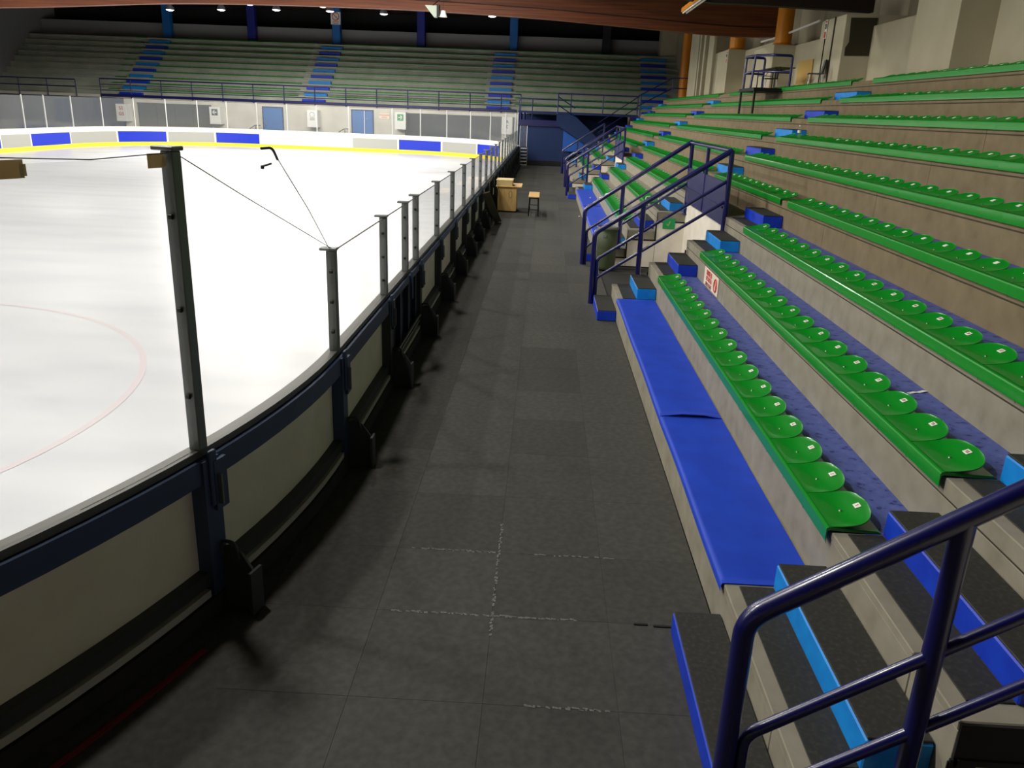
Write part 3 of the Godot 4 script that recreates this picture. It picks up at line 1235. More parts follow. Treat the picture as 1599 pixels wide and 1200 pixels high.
# ==================================================================== roof
func arch(st: SurfaceTool, pts: Array, z0: float, z1: float, lift0: float, lift1: float) -> void:   # a curved beam: pts are (x, y) of its underside
	var n := pts.size()
	for i in n - 1:
		var a: Vector2 = pts[i]
		var b: Vector2 = pts[i + 1]
		var c := [v(a.x, a.y + lift0, z0), v(a.x, a.y + lift0, z1), v(a.x, a.y + lift1, z1), v(a.x, a.y + lift1, z0)]
		var d := [v(b.x, b.y + lift0, z0), v(b.x, b.y + lift0, z1), v(b.x, b.y + lift1, z1), v(b.x, b.y + lift1, z0)]
		var mid: Vector3 = (c[0] + c[2] + d[0] + d[2]) * 0.25
		for k in 4:
			face(st, [c[k], c[(k + 1) % 4], d[(k + 1) % 4], d[k]], mid)
		if i == 0:
			face(st, c, mid)
		if i == n - 2:
			face(st, d, mid)


func smooth(ctrl: Array, n := 8) -> Array:
	var out := []
	for i in ctrl.size() - 1:
		var p0: Vector2 = ctrl[maxi(i - 1, 0)]
		var p3: Vector2 = ctrl[mini(i + 2, ctrl.size() - 1)]
		for j in n:
			out.append(ctrl[i].cubic_interpolate(ctrl[i + 1], p0, p3, float(j) / n))
	out.append(ctrl[-1])
	return out


func roof() -> void:
	var g := struct("roof_beam", "long reddish laminated timber beam arching across the hall")
	var line := smooth([Vector2(-42.8, 5.2), Vector2(-30, 5.75), Vector2(-20.1, 6.16), Vector2(-13.65, 6.5), Vector2(-6.3, 6.55), Vector2(-1.0, 6.42), Vector2(2.35, 6.25), Vector2(6.6, 6.03), Vector2(8.35, 6.06)])
	var st := mb()
	arch(st, line, 33.0, 33.3, 0.0, 0.34)
	obj("lower_lamella", st, M.beam_low, g)
	st = mb()
	arch(st, line, 33.02, 33.28, 0.35, 2.1)
	obj("web", st, M.beam, g)
	st = mb()
	arch(st, line, 32.98, 33.02, 0.335, 0.36)
	obj("seam", st, M.beam_near, g)
	g = struct("roof_beam", "dark near end of a timber beam at the top right")
	line = smooth([Vector2(-42.8, 6.0), Vector2(-10, 7.2), Vector2(-2, 6.7), Vector2(3.5, 6.1), Vector2(5.4, 6.03), Vector2(8.55, 5.94)])
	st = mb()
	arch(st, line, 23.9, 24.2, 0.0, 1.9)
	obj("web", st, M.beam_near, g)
	st = mb()
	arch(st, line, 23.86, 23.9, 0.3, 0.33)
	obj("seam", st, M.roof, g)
	# purlins over the aisle
	for x in [-0.6, 2.2, 5.0, 7.8]:
		g = struct("roof_beam_purlin", "dark timber purlin running along the aisle roof")
		st = mb()
		slab(st, x - 0.09, x + 0.09, 7.6, 7.9, 24.2, 33.0, 0.01)
		obj("purlin", st, M.roof, g)
	# fluorescent fitting
	var at := v(3.88, 6.0, 24.0)
	var t := thing("strip_light", "long wooden strip light with two white unlit tubes under the roof", "light", at)
	st = mb()
	slab(st, 3.78, 3.98, 6.02, 6.14, 21.6, 26.1, 0.01)
	obj("housing", st, M.orange, t)
	for x in [3.83, 3.93]:
		st = mb()
		tube(st, [v(x, 6.0, 21.7), v(x, 6.0, 26.05)], 0.022, 8)
		obj("tube", st, M.tube_white, t)
	st = mb()
	for z in [22.5, 25.2]:
		tube(st, [v(3.88, 6.14, z), v(3.88, 8.0, z)], 0.008, 6)
	obj("hanger", st, M.black_metal, t)
	# hooded projector under the beam
	at = v(-4.1, 6.1, 30.0)
	t = thing("horn_speaker", "grey wedge-shaped speaker hung under the big beam", "speaker", at)
	st = mb()
	prism(st, [v(-4.33, 6.38, 29.85), v(-3.93, 6.38, 29.85), v(-3.93, 6.02, 29.85), v(-4.02, 6.02, 29.85)], Vector3(0, 0, -0.3))
	obj("horn", st, M.hood, t)
	st = mb()
	slab(st, -3.94, -3.84, 6.05, 6.42, 29.85, 30.1, 0.01)
	obj("bracket", st, M.black_metal, t)
	st = mb()
	tube(st, [v(-4.1, 6.38, 30.0), v(-4.1, 7.0, 32.9)], 0.015, 6)
	obj("hanger", st, M.black_metal, t)
	at = v(-3.72, 6.14, 30.0)
	t = thing("lamp_shade", "small white unlit lamp shade hung beside the grey speaker", "lamp", at)
	st = mb()
	lathe(st, at, [Vector2(0.14, -0.1), Vector2(0.13, -0.09), Vector2(0.07, 0.1), Vector2(0.0, 0.11)], 16)
	obj("shade", st, M.white, t)
	st = mb()
	tube(st, [at + Vector3(0, 0.1, 0), at + Vector3(0, 0.4, 0), at + Vector3(-0.1, 0.75, -2.9)], 0.008, 6)
	obj("cord", st, M.black_metal, t)


# ==================================================================== the wall behind the side stand
func right_wall() -> void:
	var w := struct("wall_right", "cream wall with pilasters behind the top row of the side stand")
	var floor_y := T(9)
	var st := mb()
	slab(st, 11.4, 11.7, -0.3, 11.0, -14.0, 75.0)
	obj("outer_wall", st, M.plaster, w)
	# bays: pilaster z range, then ledge height of the lower wall up to the next pilaster
	var pil := [[10.0, 11.8], [17.5, 19.5], [24.0, 26.05], [31.2, 34.0], [38.95, 41.4], [46.9, 49.4]]
	var ledge := [5.6, 5.62, 5.66, 6.0, 6.3, 6.3]
	for i in pil.size():
		var a: Array = pil[i]
		st = mb()
		var top: float = [10.5, 10.5, 5.9, 5.66, 6.03, 10.5][i]
		slab(st, 7.9, 8.75, floor_y, top, a[0], a[1], 0.01)
		obj("pilaster", st, M.plaster, w)
		st = mb() if i == 2 else null
		if i != 2:
			pass
		else:
			slab(st, 7.87, 7.9, floor_y, top, lerpf(a[0], a[1], 0.4), lerpf(a[0], a[1], 0.4) + 0.05)
			slab(st, 7.88, 7.9, floor_y, top, lerpf(a[0], a[1], 0.75), lerpf(a[0], a[1], 0.75) + 0.05)
			obj("conduit", st, M.groove, w)
		var b: float = pil[i + 1][0] if i < pil.size() - 1 else 52.0
		st = mb()
		slab(st, 8.65, 9.2, floor_y, ledge[i], a[1], b, 0.01)
		obj("lower_wall", st, M.plaster, w)
		st = mb()
		slab(st, 9.5, 9.7, floor_y, 10.5, a[1], b)
		obj("upper_wall", st, M.plaster_darker if i > 0 else M.plaster, w)
		st = mb()
		slab(st, 8.75, 9.6, floor_y, top, a[0], a[1])
		if i > 1 and i < 5:
			slab(st, 9.5, 9.7, top, 10.5, a[0], a[1])
		obj("upper_wall", st, M.plaster, w)
	st = mb()
	slab(st, 8.65, 9.2, floor_y, 10.5, -6.0, 10.0)
	obj("lower_wall", st, M.plaster, w)
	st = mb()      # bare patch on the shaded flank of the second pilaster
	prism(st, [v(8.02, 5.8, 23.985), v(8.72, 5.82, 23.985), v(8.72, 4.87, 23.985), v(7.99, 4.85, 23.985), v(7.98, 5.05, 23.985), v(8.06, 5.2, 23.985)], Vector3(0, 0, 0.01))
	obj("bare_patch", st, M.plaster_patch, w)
	# pale pleated stretch and a last pier before the far stand
	for q in [[42.3, 43.6], [44.6, 45.0], [45.9, 46.2]]:
		st = mb()
		slab(st, 7.84, 7.98, floor_y, 8.5, q[0], q[1], 0.01)
		obj("rib", st, M.plaster, w)
	st = mb()
	slab(st, 8.6, 9.4, 3.0, 10.5, 52.0, 53.0, 0.01)
	slab(st, 10.2, 11.4, 3.0, 10.5, 52.0, 75.0)
	obj("pier", st, M.plaster, w)
	var c := 0
	for p in [[8.3, 31.65, 0.29], [8.35, 39.45, 0.33], [8.95, 57.5, 0.3]]:
		c += 1
		var o := struct("column", ["orange pipe column standing on the pilaster beside the end of the long beam", "thick orange pipe column on the pilaster beyond the tall guard rails", "tall orange pipe column at the far end of the side stand"][c - 1])
		st = mb()
		lathe(st, v(p[0], [5.66, 6.03, 3.0][c - 1], p[1]), [Vector2(p[2], 0.0), Vector2(p[2], [4.8, 4.4, 7.5][c - 1])], 20)
		obj("pipe", st, M.orange, o)
		st = mb()
		lathe(st, v(p[0], [5.66, 6.03, 4.0][c - 1], p[1]), [Vector2(p[2] + 0.05, 0.0), Vector2(p[2] + 0.05, 0.06), Vector2(p[2], 0.08)], 20)
		obj("collar", st, M.orange, o)
	# red and white upright signs
	var list := [[25.55, 5.65, "upright red and white sign on the broad pilaster by the grey chair"], [39.1, 5.7, "upright red and white sign on the far pilaster behind the scaffold"]]
	for q in list:
		var at := v(7.88, q[1], q[0])
		var s := thing("wall_sign", q[2], "sign", at)
		st = mb()
		box(st, at, Vector3(0.02, 0.5, 0.17), 0.003)
		obj("board", st, M.white, s)
		st = mb()
		box(st, at + Vector3(-0.012, -0.15, 0), Vector3(0.006, 0.16, 0.13))
		box(st, at + Vector3(-0.012, 0.2, 0), Vector3(0.006, 0.05, 0.13))
		obj("red_band", st, M.sign_red, s)
		st = mb()
		var loop := []
		for k in 17:
			loop.append(at + Vector3(-0.012, sin(TAU * k / 16.0) * 0.06 + 0.07, cos(TAU * k / 16.0) * 0.06))
		tube(st, loop, 0.012, 6, false)
		obj("ring", st, M.black_line, s)
	var at := v(8.62, 4.62, 29.6)
	var y := thing("leaning_panel", "plain yellowish panel standing against the wall behind the grey chair", "panel", at)
	st = mb()
	box(st, at, Vector3(0.03, 0.9, 1.6), 0.004)
	obj("sheet", st, M.yellow_board, y)
	st = mb()
	slab(st, 8.58, 8.64, floor_y, 4.18, 28.85, 30.35, 0.004)
	obj("foot_rail", st, M.yellow_board, y)
	at = v(8.9, 5.75, 33.5)
	var pipe := thing("pipe", "thin white pipe crossing in front of the orange column", "pipe", at)
	st = mb()
	tube(st, [v(8.2, 6.0, 34.4), v(8.35, 6.02, 32.5), v(8.6, 6.2, 28.6)], 0.04, 8)
	obj("tube", st, M.white, pipe)


# ==================================================================== end of the aisle
func end_of_aisle() -> void:
	var w := struct("wall_passage", "dark blue wall closing the far end of the aisle under a footbridge")
	var st := mb()
	slab(st, -1.72, 1.4, 0.0, 2.3, 50.3, 50.5)
	obj("wall_panel", st, M.end_navy, w)
	st = mb()
	slab(st, -1.72, 1.4, 0.0, 0.3, 50.26, 50.3, 0.01)
	obj("kick_board", st, M.void, w)
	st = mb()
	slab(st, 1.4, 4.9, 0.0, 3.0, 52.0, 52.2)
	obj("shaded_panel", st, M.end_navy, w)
	var b := thing("footbridge", "navy footbridge crossing above the far end of the aisle", "bridge", v(-0.5, 2.3, 50.4))
	st = mb()
	slab(st, -1.72, 0.7, 2.32, 2.62, 50.22, 50.5, 0.01)
	obj("beam", st, M.navy, b)
	st = mb()
	slab(st, -1.72, 0.7, 2.28, 2.32, 50.15, 50.5)
	obj("lower_flange", st, M.navy_panel, b)
	st = mb()
	slab(st, -1.72, 5.3, 3.0, 3.12, 50.4, 63.7)
	obj("deck", st, M.end_navy, b)
	st = mb()
	for z in [52.0, 60.0]:
		for x in [-1.6, 5.1]:
			tube(st, [v(x, 0.0, z), v(x, 3.0, z)], 0.08, 10)
	obj("column", st, M.navy, b)
	st = mb()
	for y in [3.4, 3.78]:
		tube(st, [v(-1.7, y, 50.45), v(0.6, y, 50.45)], 0.025, 8)
	for x in [-1.65, -0.9]:
		tube(st, [v(x, 2.6, 50.45), v(x, 3.8, 50.45)], 0.03, 8)
	obj("railing", st, M.navy, b)
	# landing and the flight that comes down from it
	var s := thing("staircase", "dark navy steel staircase coming down beside the far end of the side stand", "staircase", v(2.0, 0, 50))
	st = mb()
	slab(st, 0.55, 5.3, 2.98, 3.1, 49.6, 50.4, 0.01)
	obj("landing", st, M.end_navy, s)
	st = mb()
	prism(st, [v(0.55, 3.0, 49.62), v(0.55, 2.42, 49.62), v(2.6, 1.18, 49.62), v(3.1, 0.9, 49.62), v(3.3, 1.5, 49.62), v(1.6, 2.95, 49.62)], Vector3(0, 0, -0.05))
	prism(st, [v(0.55, 3.0, 50.35), v(0.55, 2.42, 50.35), v(2.6, 1.18, 50.35), v(4.2, 0.2, 50.35), v(4.3, 0.6, 50.35), v(1.6, 2.95, 50.35)], Vector3(0, 0, -0.05))
	obj("stringer", st, M.end_navy, s)
	for k in 13:
		st = mb()
		var x := 0.9 + 0.26 * k
		var y := 2.9 - 0.2 * k
		slab(st, x - 0.15, x + 0.15, y - 0.04, y, 49.67, 50.3, 0.005)
		obj("tread", st, M.navy_panel, s)
	st = mb()
	prism(st, [v(1.0, 0.9, 50.2), v(1.0, 2.1, 50.2), v(2.5, 1.2, 50.2), v(2.5, 0.9, 50.2)], Vector3(0, 0, -0.04))
	obj("soffit_panel", st, M.end_blue, s, "brighter blue panel under the stairs")
	var r := thing("landing_railing", "dark railing round the stair landing above the far end of the aisle", "railing", v(3, 3.1, 49.6))
	for x in [0.6, 1.35, 3.2, 5.2]:
		st = mb()
		tube(st, [v(x, 3.0, 49.62), v(x, 4.12, 49.62)], 0.03, 8)
		obj("post", st, M.navy, r)
	for y in [4.12, 3.75, 3.4]:
		st = mb()
		tube(st, [v(0.6, y, 49.62), v(5.2, y, 49.62)], 0.03 if y > 4 else 0.02, 8)
		obj("rail", st, M.navy, r)
	st = mb()
	for dy in [0.0, -0.45]:
		tube(st, [v(0.6, 3.95 + dy, 49.6), v(1.6, 3.35 + dy, 49.6)], 0.03, 8)
	for dy in [0.0, -0.55]:
		tube(st, rounded([v(5.2, 4.15 + dy, 49.55), v(7.1, 5.2 + dy, 49.55), v(8.2, 5.2 + dy, 49.55)], 0.1), 0.03, 8)
		tube(st, [v(3.0, 2.6 + dy, 49.6), v(5.2, 4.1 + dy, 49.6)], 0.025, 8)
	obj("sloping_rail", st, M.navy, r)
	for p in [[5.35, 2.4, 4.2], [7.1, 4.0, 5.2], [8.2, 4.0, 5.2]]:
		st = mb()
		tube(st, [v(p[0], p[1], 49.55), v(p[0], p[2], 49.55)], 0.035, 8)
		obj("post", st, M.navy, r)
	st = mb()
	slab(st, 4.85, 5.4, 2.0, 3.0, 49.6, 49.7, 0.01)
	obj("post_box", st, M.navy, r)


# ==================================================================== boards, posts and glass
func boards() -> void:
	var cuts := [-9.0, -6.75, -4.5, -2.2, 0.0, 2.22]
	var n := 0
	var near := cuts + [4.5]
	while near[-1] < 43.0:
		near.append(near[-1] + 2.25)
	near[-1] = 43.6
	for i in near.size() - 1:
		var a: float = near[i]
		var b: float = near[i + 1]
		n += 1
		var gate := absf(a - 2.22) < 0.01
		var mid := ring((a + b) * 0.5)
		var label := "dark navy rink gate in the boards beside the aisle" if gate else "rink board with a cream back panel, %s along the aisle from the near corner" % nth(n)
		var t := thing("dasher_board", label, "rink board", v(mid.x, 0, mid.y), "rink boards along the aisle")
		var e := 0.012
		var st := mb()
		ring_box(st, a + e, b - e, -0.03, 0.0, ICE, 1.06)
		obj("panel", st, M.gate if gate else M.hdpe, t)
		st = mb()
		ring_box(st, a, b, -0.045, 0.05, 1.055, RAIL)
		obj("top_rail", st, M.rail_cap, t)
		st = mb()
		ring_box(st, a, b, 0.0, 0.085, 0.9 if a < 2.0 else 0.97, 1.05)
		obj("upper_beam", st, M.steel_blue, t)
		st = mb()
		ring_box(st, a, b, 0.0, 0.075, 0.2, 0.29)
		obj("lower_beam", st, M.steel_dark, t)
		st = mb()
		ring_box(st, a + 0.1, b - 0.1, 0.06, 0.095, 0.135, 0.185)
		obj("grey_strip", st, M.grey_strip, t)
		st = mb()
		ring_box(st, a, b, 0.0, 0.11, 0.0, 0.125)
		obj("plinth", st, M.plinth, t)
		st = mb()
		ring_box(st, a + e, b - e, -0.045, -0.03, ICE, 0.2)
		obj("kick_strip", st, M.yellow, t)
		if gate:
			for k in 4:
				st = mb()
				var s := lerpf(a + 0.25, b - 0.25, k / 3.0)
				ring_box(st, s - 0.05, s + 0.05, 0.0, 0.06, 0.28, 0.98)
				obj("stiffener", st, M.gate, t)
			st = mb()
			tube(st, [rp(a + 0.3, 0.11, 0.36), rp(b - 0.2, 0.11, 0.36)], 0.018, 8)
			tube(st, [rp(a + 0.4, 0.11, 0.3), rp(b - 0.3, 0.11, 0.3)], 0.014, 8)
			obj("latch_rod", st, M.post, t)
	# the steel uprights with their gusset feet, one at every joint
	for i in near.size():
		var s: float = near[i]
		if s < -5.0:
			continue
		var t := thing("board_upright", "dark steel upright with a gusset foot behind the boards, %s along the aisle" % nth(i + 1), "upright", rp(s, 0.06, 0.0), "steel uprights behind the boards")
		var st := mb()
		ring_box(st, s - 0.075, s + 0.075, 0.0, 0.1, 0.0, 1.045)
		obj("column", st, M.steel_blue if s < 2.0 else M.steel_dark, t)
		st = mb()
		ring_box(st, s - 0.005, s + 0.11, 0.1, 0.125, 0.7, 1.03)
		obj("clamp_plate", st, M.steel_blue if s < 2.0 else M.steel_dark, t)
		st = mb()
		ring_box(st, s + 0.02, s + 0.034, 0.125, 0.15, 0.74, 0.94)
		obj("bolt_strip", st, M.post, t)
		st = mb()      # gusset: a bent plate that runs out over the floor
		var side := 0.03
		var out := [rp(s + side, 0.1, 0.0), rp(s + side, 0.1, 0.42), rp(s + side, 0.16, 0.45), rp(s + side, 0.24, 0.4), rp(s + side, 0.31, 0.3), rp(s + side, 0.33, 0.0)]
		prism(st, out, (rp(s + side + 0.02, 0.2, 0.0) - rp(s + side, 0.2, 0.0)))
		ring_box(st, s - 0.02, s + 0.1, 0.315, 0.335, 0.0, 0.3)
		obj("foot_gusset", st, M.steel_dark, t)
		st = mb()
		tube(st, rounded([rp(s + 0.03, 0.1, 0.36), rp(s + 0.03, 0.1, 0.47), rp(s + 0.03, 0.2, 0.47), rp(s + 0.03, 0.22, 0.36)], 0.04), 0.012, 8)
		obj("hook", st, M.steel_dark, t)
	# boards of the far corner, the far end and the far side
	var marks := [[43.6, 45.9, "g"], [45.9, 48.32, "w"], [48.32, 50.84, "b"], [50.84, 53.88, "g"], [53.88, 57.08, "b"], [57.08, 60.36, "g"], [60.36, 63.6, "w"], [63.6, 66.88, "w"], [66.88, 69.96, "b"], [69.96, 73.1, "g"], [73.1, 76.54, "b"], [76.54, 80.62, "g"], [80.62, 84.58, "b"], [84.58, 87.2, "g"], [87.2, 90.4, "b"], [90.4, 94.0, "g"], [94.0, 98.0, "b"]]
	n = 0
	for m in marks:
		n += 1
		var a: float = m[0]
		var b: float = m[1]
		var mid := ring((a + b) * 0.5)
		var look: String = {"g": "pale grey", "b": "bright blue", "w": "plain white"}[m[2]]
		var t := thing("dasher_board", "far rink board with %s panel over yellow kick strip, %s from the aisle corner" % [look, nth(n)], "rink board", v(mid.x, 0, mid.y), "rink boards of the far end")
		var st := mb()
		ring_box(st, a, b, 0.0, 0.1, ICE, 1.1)
		obj("panel", st, M.white_board, t)
		st = mb()
		ring_box(st, a, b, -0.03, 0.12, 1.1, 1.16)
		obj("top_rail", st, M.white_board, t)
		st = mb()
		ring_box(st, a, b, -0.025, 0.0, ICE, 0.18)
		obj("kick_strip", st, M.yellow, t)
		if m[2] != "w":
			st = mb()
			ring_box(st, a + 0.06, b - 0.06, -0.012, 0.0, 0.19, 0.86)
			obj("advert_panel", st, M.ad_blue if m[2] == "b" else M.ad_grey, t)


func glass_post(s: float, top: float, label: String, pale: bool, size := 0.075, group := "") -> void:
	var base := rp(s, 0.02, RAIL)
	var t := thing("glass_post", label, "post", base, group)
	var p0 := ring(s)
	var p1 := ring(s + 0.01)
	var d := (v(p1.x, 0, p1.y) - v(p0.x, 0, p0.y)).normalized()
	var n := d.cross(Vector3.UP)
	var b := Basis(d, Vector3.UP, n)
	var st := mb()
	var h := top - RAIL
	box(st, base + Vector3(0, h * 0.5, 0), Vector3(size, h, size * 1.05), 0.006, b)
	obj("shaft", st, M.post_pale if pale else M.post, t)
	if pale:
		return
	st = mb()
	box(st, base + Vector3(0, h + 0.012, 0) - n * 0.02, Vector3(size * 1.25, 0.024, size * 1.9), 0.005, b)
	obj("cap", st, M.post, t)
	st = mb()
	box(st, base + Vector3(0, -0.18, 0) + n * 0.085 * signf(n.dot(rp(s, 1.0, 0) - rp(s, 0.0, 0))), Vector3(size * 0.9, 0.36, 0.03), 0.006, b)
	obj("foot_plate", st, M.steel_blue, t)
	st = mb()
	for k in 3:
		box(st, base + Vector3(0, h * (0.2 + 0.3 * k), 0) - d * (size * 0.62), Vector3(0.02, 0.028, 0.03), 0.004, b)
	obj("clip", st, M.black_metal, t)


func near_glass() -> void:
	var posts := [-4.5, -2.2, 0.0, 2.22, 3.63, 4.5]
	while posts[-1] < 41.0:
		posts.append(posts[-1] + 2.25)
	var low := 1.96
	var tall := 2.84
	for i in posts.size():
		var s: float = posts[i]
		var label := "grey glass post on the rink boards, %s along the aisle from the near corner" % nth(i + 1)
		if i == 1:
			label = "tall dark grey glass post nearest the camera on the rink boards"
		glass_post(s, tall if i < 2 else low, label, false, 0.075 if i < 12 else 0.065, "glass posts along the aisle")
	for i in posts.size() - 1:
		var a: float = posts[i] + 0.03
		var b: float = posts[i + 1] - 0.03
		var t := thing("rink_glass", "clear glass pane above the rink boards, %s along the aisle from the near corner" % nth(i + 1), "glass pane", rp((a + b) * 0.5, 0.02, RAIL), "glass panes along the aisle")
		var st := mb()
		if i == 0:
			ring_box(st, a, b, 0.014, 0.026, RAIL, tall - 0.03)
			obj("sheet", st, M.glass, t)
		elif i == 1:
			# the transition pane: tall at first, then cut on a slope down to the low glass
			var n := 12
			for k in n:
				var s0 := lerpf(a, b, float(k) / n)
				var s1 := lerpf(a, b, float(k + 1) / n)
				var y0 := lerpf(tall - 0.04, low, clampf((s0 + 1.14) / (b + 1.14), 0, 1))
				var y1 := lerpf(tall - 0.04, low, clampf((s1 + 1.14) / (b + 1.14), 0, 1))
				for off in [0.014, 0.026]:
					quad(st, rp(s0, off, RAIL), rp(s1, off, RAIL), rp(s1, off, y1), rp(s0, off, y0))
				quad(st, rp(s0, 0.014, y0), rp(s1, 0.014, y1), rp(s1, 0.026, y1), rp(s0, 0.026, y0))
			obj("sheet", st, M.glass, t)
			st = mb()
			tube(st, rounded([rp(-1.28, 0.02, tall - 0.02), rp(-1.13, 0.02, tall - 0.02), rp(-1.06, 0.02, tall - 0.1)], 0.05), 0.009, 8)
			obj("corner_clamp", st, M.steel_dark, t)
			st = mb()
			tube(st, [rp(-1.3, 0.03, tall - 0.13), rp(-1.18, 0.03, tall - 0.12)], 0.007, 8)
			box(st, rp(-1.3, 0.03, tall - 0.135), Vector3(0.02, 0.024, 0.02), 0.004)
			obj("clip", st, M.steel_dark, t)
			st = mb()
			tube(st, [rp(-1.1, 0.02, tall - 0.06), rp(-0.55, 0.02, lerpf(tall - 0.04, low, 0.53)), rp(b, 0.02, low)], 0.0035, 6)
			obj("cut_edge", st, M.cable, t)
		else:
			ring_box(st, a, b, 0.014, 0.026, RAIL, low - 0.015)
			obj("sheet", st, M.glass, t)
			st = mb()
			ring_box(st, a, b, 0.013, 0.027, low - 0.02, low - 0.012)
			obj("top_edge", st, M.cable, t)
	# cable slung between the tall posts and down to the low one
	var c := thing("cable", "thin grey cable slung from the tall post down to the next glass post", "cable", rp(-2.2, 0.03, tall))
	var st := mb()
	tube(st, [rp(-2.2, 0.045, tall - 0.01), rp(-1.6, 0.04, 2.56), rp(-0.9, 0.04, 2.28), rp(0.0, 0.03, low + 0.01)], 0.003, 6)
	obj("strand", st, M.cable, c)
	c = thing("cable", "thin grey cable sagging along the tall glass at the left edge", "cable", rp(-3.3, 0.03, tall))
	st = mb()
	tube(st, [rp(-4.5, 0.03, tall + 0.0), rp(-3.2, 0.03, tall + 0.0), rp(-2.75, 0.03, tall - 0.025), rp(-2.2, 0.03, tall - 0.01)], 0.003, 6)
	obj("strand", st, M.cable, c)
	# strips of brown tape on the glass
	for q in [[-2.385, -2.26, 2.755, 2.83, "ragged piece of brown tape beside the top of the tall glass post"], [-3.42, -3.1, 2.75, 2.83, "brown tape strip on the tall glass at the left edge"]]:
		var at := rp(q[0], 0.03, q[2])
		c = thing("tape", q[4], "tape", at, "brown tape on the glass")
		st = mb()
		ring_box(st, q[0], q[1], 0.026, 0.0275, q[2], q[3])
		ring_box(st, q[1] - 0.02, q[1] + 0.012, 0.026, 0.0275, q[2] + 0.008, q[3] - 0.02)
		obj("strip", st, M.tape, c)


func far_glass() -> void:
	var posts := [43.6, 45.5, 47.5, 49.5, 51.48, 53.48, 55.48, 57.48, 60.54, 62.8, 64.88, 67.02, 69.08, 71.0, 73.04, 75.16, 77.48, 80.1, 82.86, 84.9, 87.2, 89.5, 91.8, 94.1, 96.4]
	for i in posts.size():
		glass_post(posts[i], 2.95, "slim pale glass post on the far boards, %s from the aisle corner" % nth(i + 1), true, 0.06, "glass posts of the far end")
	for i in posts.size() - 1:
		var a: float = posts[i] + 0.03
		var b: float = posts[i + 1] - 0.03
		var t := thing("rink_glass", "tall glass pane behind the far boards, %s from the aisle corner" % nth(i + 1), "glass pane", rp((a + b) * 0.5, 0.02, 1.16), "glass panes of the far end")
		var st := mb()
		ring_box(st, a, b, 0.014, 0.026, 1.16, 2.9)
		obj("sheet", st, M.glass_far, t)


# ==================================================================== handrails of the passages
func handrail(z: float, label: String, base_y: float, slope: float, drops: Array, r: float, x_end := 3.02, posts := [0.9, 1.67, 3.02]) -> void:
	var t := thing("handrail", label, "handrail", v(0.9, 0, z))
	var x0: float = posts[0]
	var st := mb()
	tube(st, rounded([v(x0, 0.0, z), v(x0, base_y, z), v(x_end, base_y + slope * (x_end - x0), z)], 0.09, 7), r, 14)
	obj("top_rail", st, M.navy, t)
	for i in range(1, posts.size()):
		var x: float = posts[i]
		var k := floorf((x - X0) / D)
		st = mb()
		tube(st, [v(x, T(k) if k >= 0 else 0.0, z), v(x, base_y + slope * (x - x0), z)], r * 0.98, 14)
		obj("post", st, M.navy, t)
		st = mb()
		var by: float = T(k) if k >= 0 else 0.0
		lathe(st, v(x, by, z), [Vector2(r * 1.7, 0.0), Vector2(r * 1.7, 0.012), Vector2(r, 0.014)], 14)
		obj("base_plate", st, M.navy, t)
	for d in drops:
		var y: float = base_y - d
		st = mb()
		tube(st, rounded([v(x0 + 0.07, 0.0, z), v(x0 + 0.07, y + slope * 0.05, z), v(x_end, y + slope * (x_end - x0), z)], 0.06, 6), r * 0.62, 12)
		obj("lower_rail", st, M.navy, t)


func railings() -> void:
	handrail(2.8, "large glossy navy handrail across the bottom right corner, beside the nearest stairs", 1.215, 0.647, [0.61, 0.99], 0.044, 3.02, [0.895, 1.66, 3.02])
	handrail(13.69, "navy handrail down the near side of the first passage", 1.215, 0.667, [0.47, 0.8], 0.044)
	handrail(17.46, "navy handrail down the far side of the first passage", 1.175, 0.69, [0.47, 0.82], 0.044)
	handrail(32.54, "navy handrail down the near side of the second passage", 1.2, 0.67, [0.47, 0.8], 0.044)
	handrail(36.36, "navy handrail down the far side of the second passage", 1.2, 0.67, [0.47, 0.8], 0.044)
	handrail(44.5, "navy handrail down the stairs nearest the dark blue end wall", 1.2, 0.67, [0.47, 0.8], 0.044)
	for q in [[13.69, 17.46, "blue guard panel and top rail closing the head of the first passage"], [32.54, 36.36, "blue guard panel and top rail closing the head of the second passage"]]:
		var t := thing("guard_rail", q[2], "railing", v(3.02, T(3), (q[0] + q[1]) * 0.5))
		var st := mb()
		tube(st, [v(3.0, 2.62, q[0]), v(3.0, 2.62, q[1])], 0.036, 12)
		obj("top_rail", st, M.navy, t)
		st = mb()
		var m: float = (q[0] + q[1]) * 0.5
		tube(st, [v(3.0, 1.45, m), v(3.0, 2.62, m)], 0.034, 12)
		obj("post", st, M.navy, t)
		st = mb()
		slab(st, 2.99, 3.012, 1.42, 2.12, q[0] + 0.05, q[1] - 0.05, 0.004)
		obj("panel", st, M.navy_panel, t)
		st = mb()
		slab(st, 2.96, 2.99, 1.7, 1.73, q[0] + 0.05, q[1] - 0.05, 0.004)
		obj("stiffener", st, M.navy_panel, t)


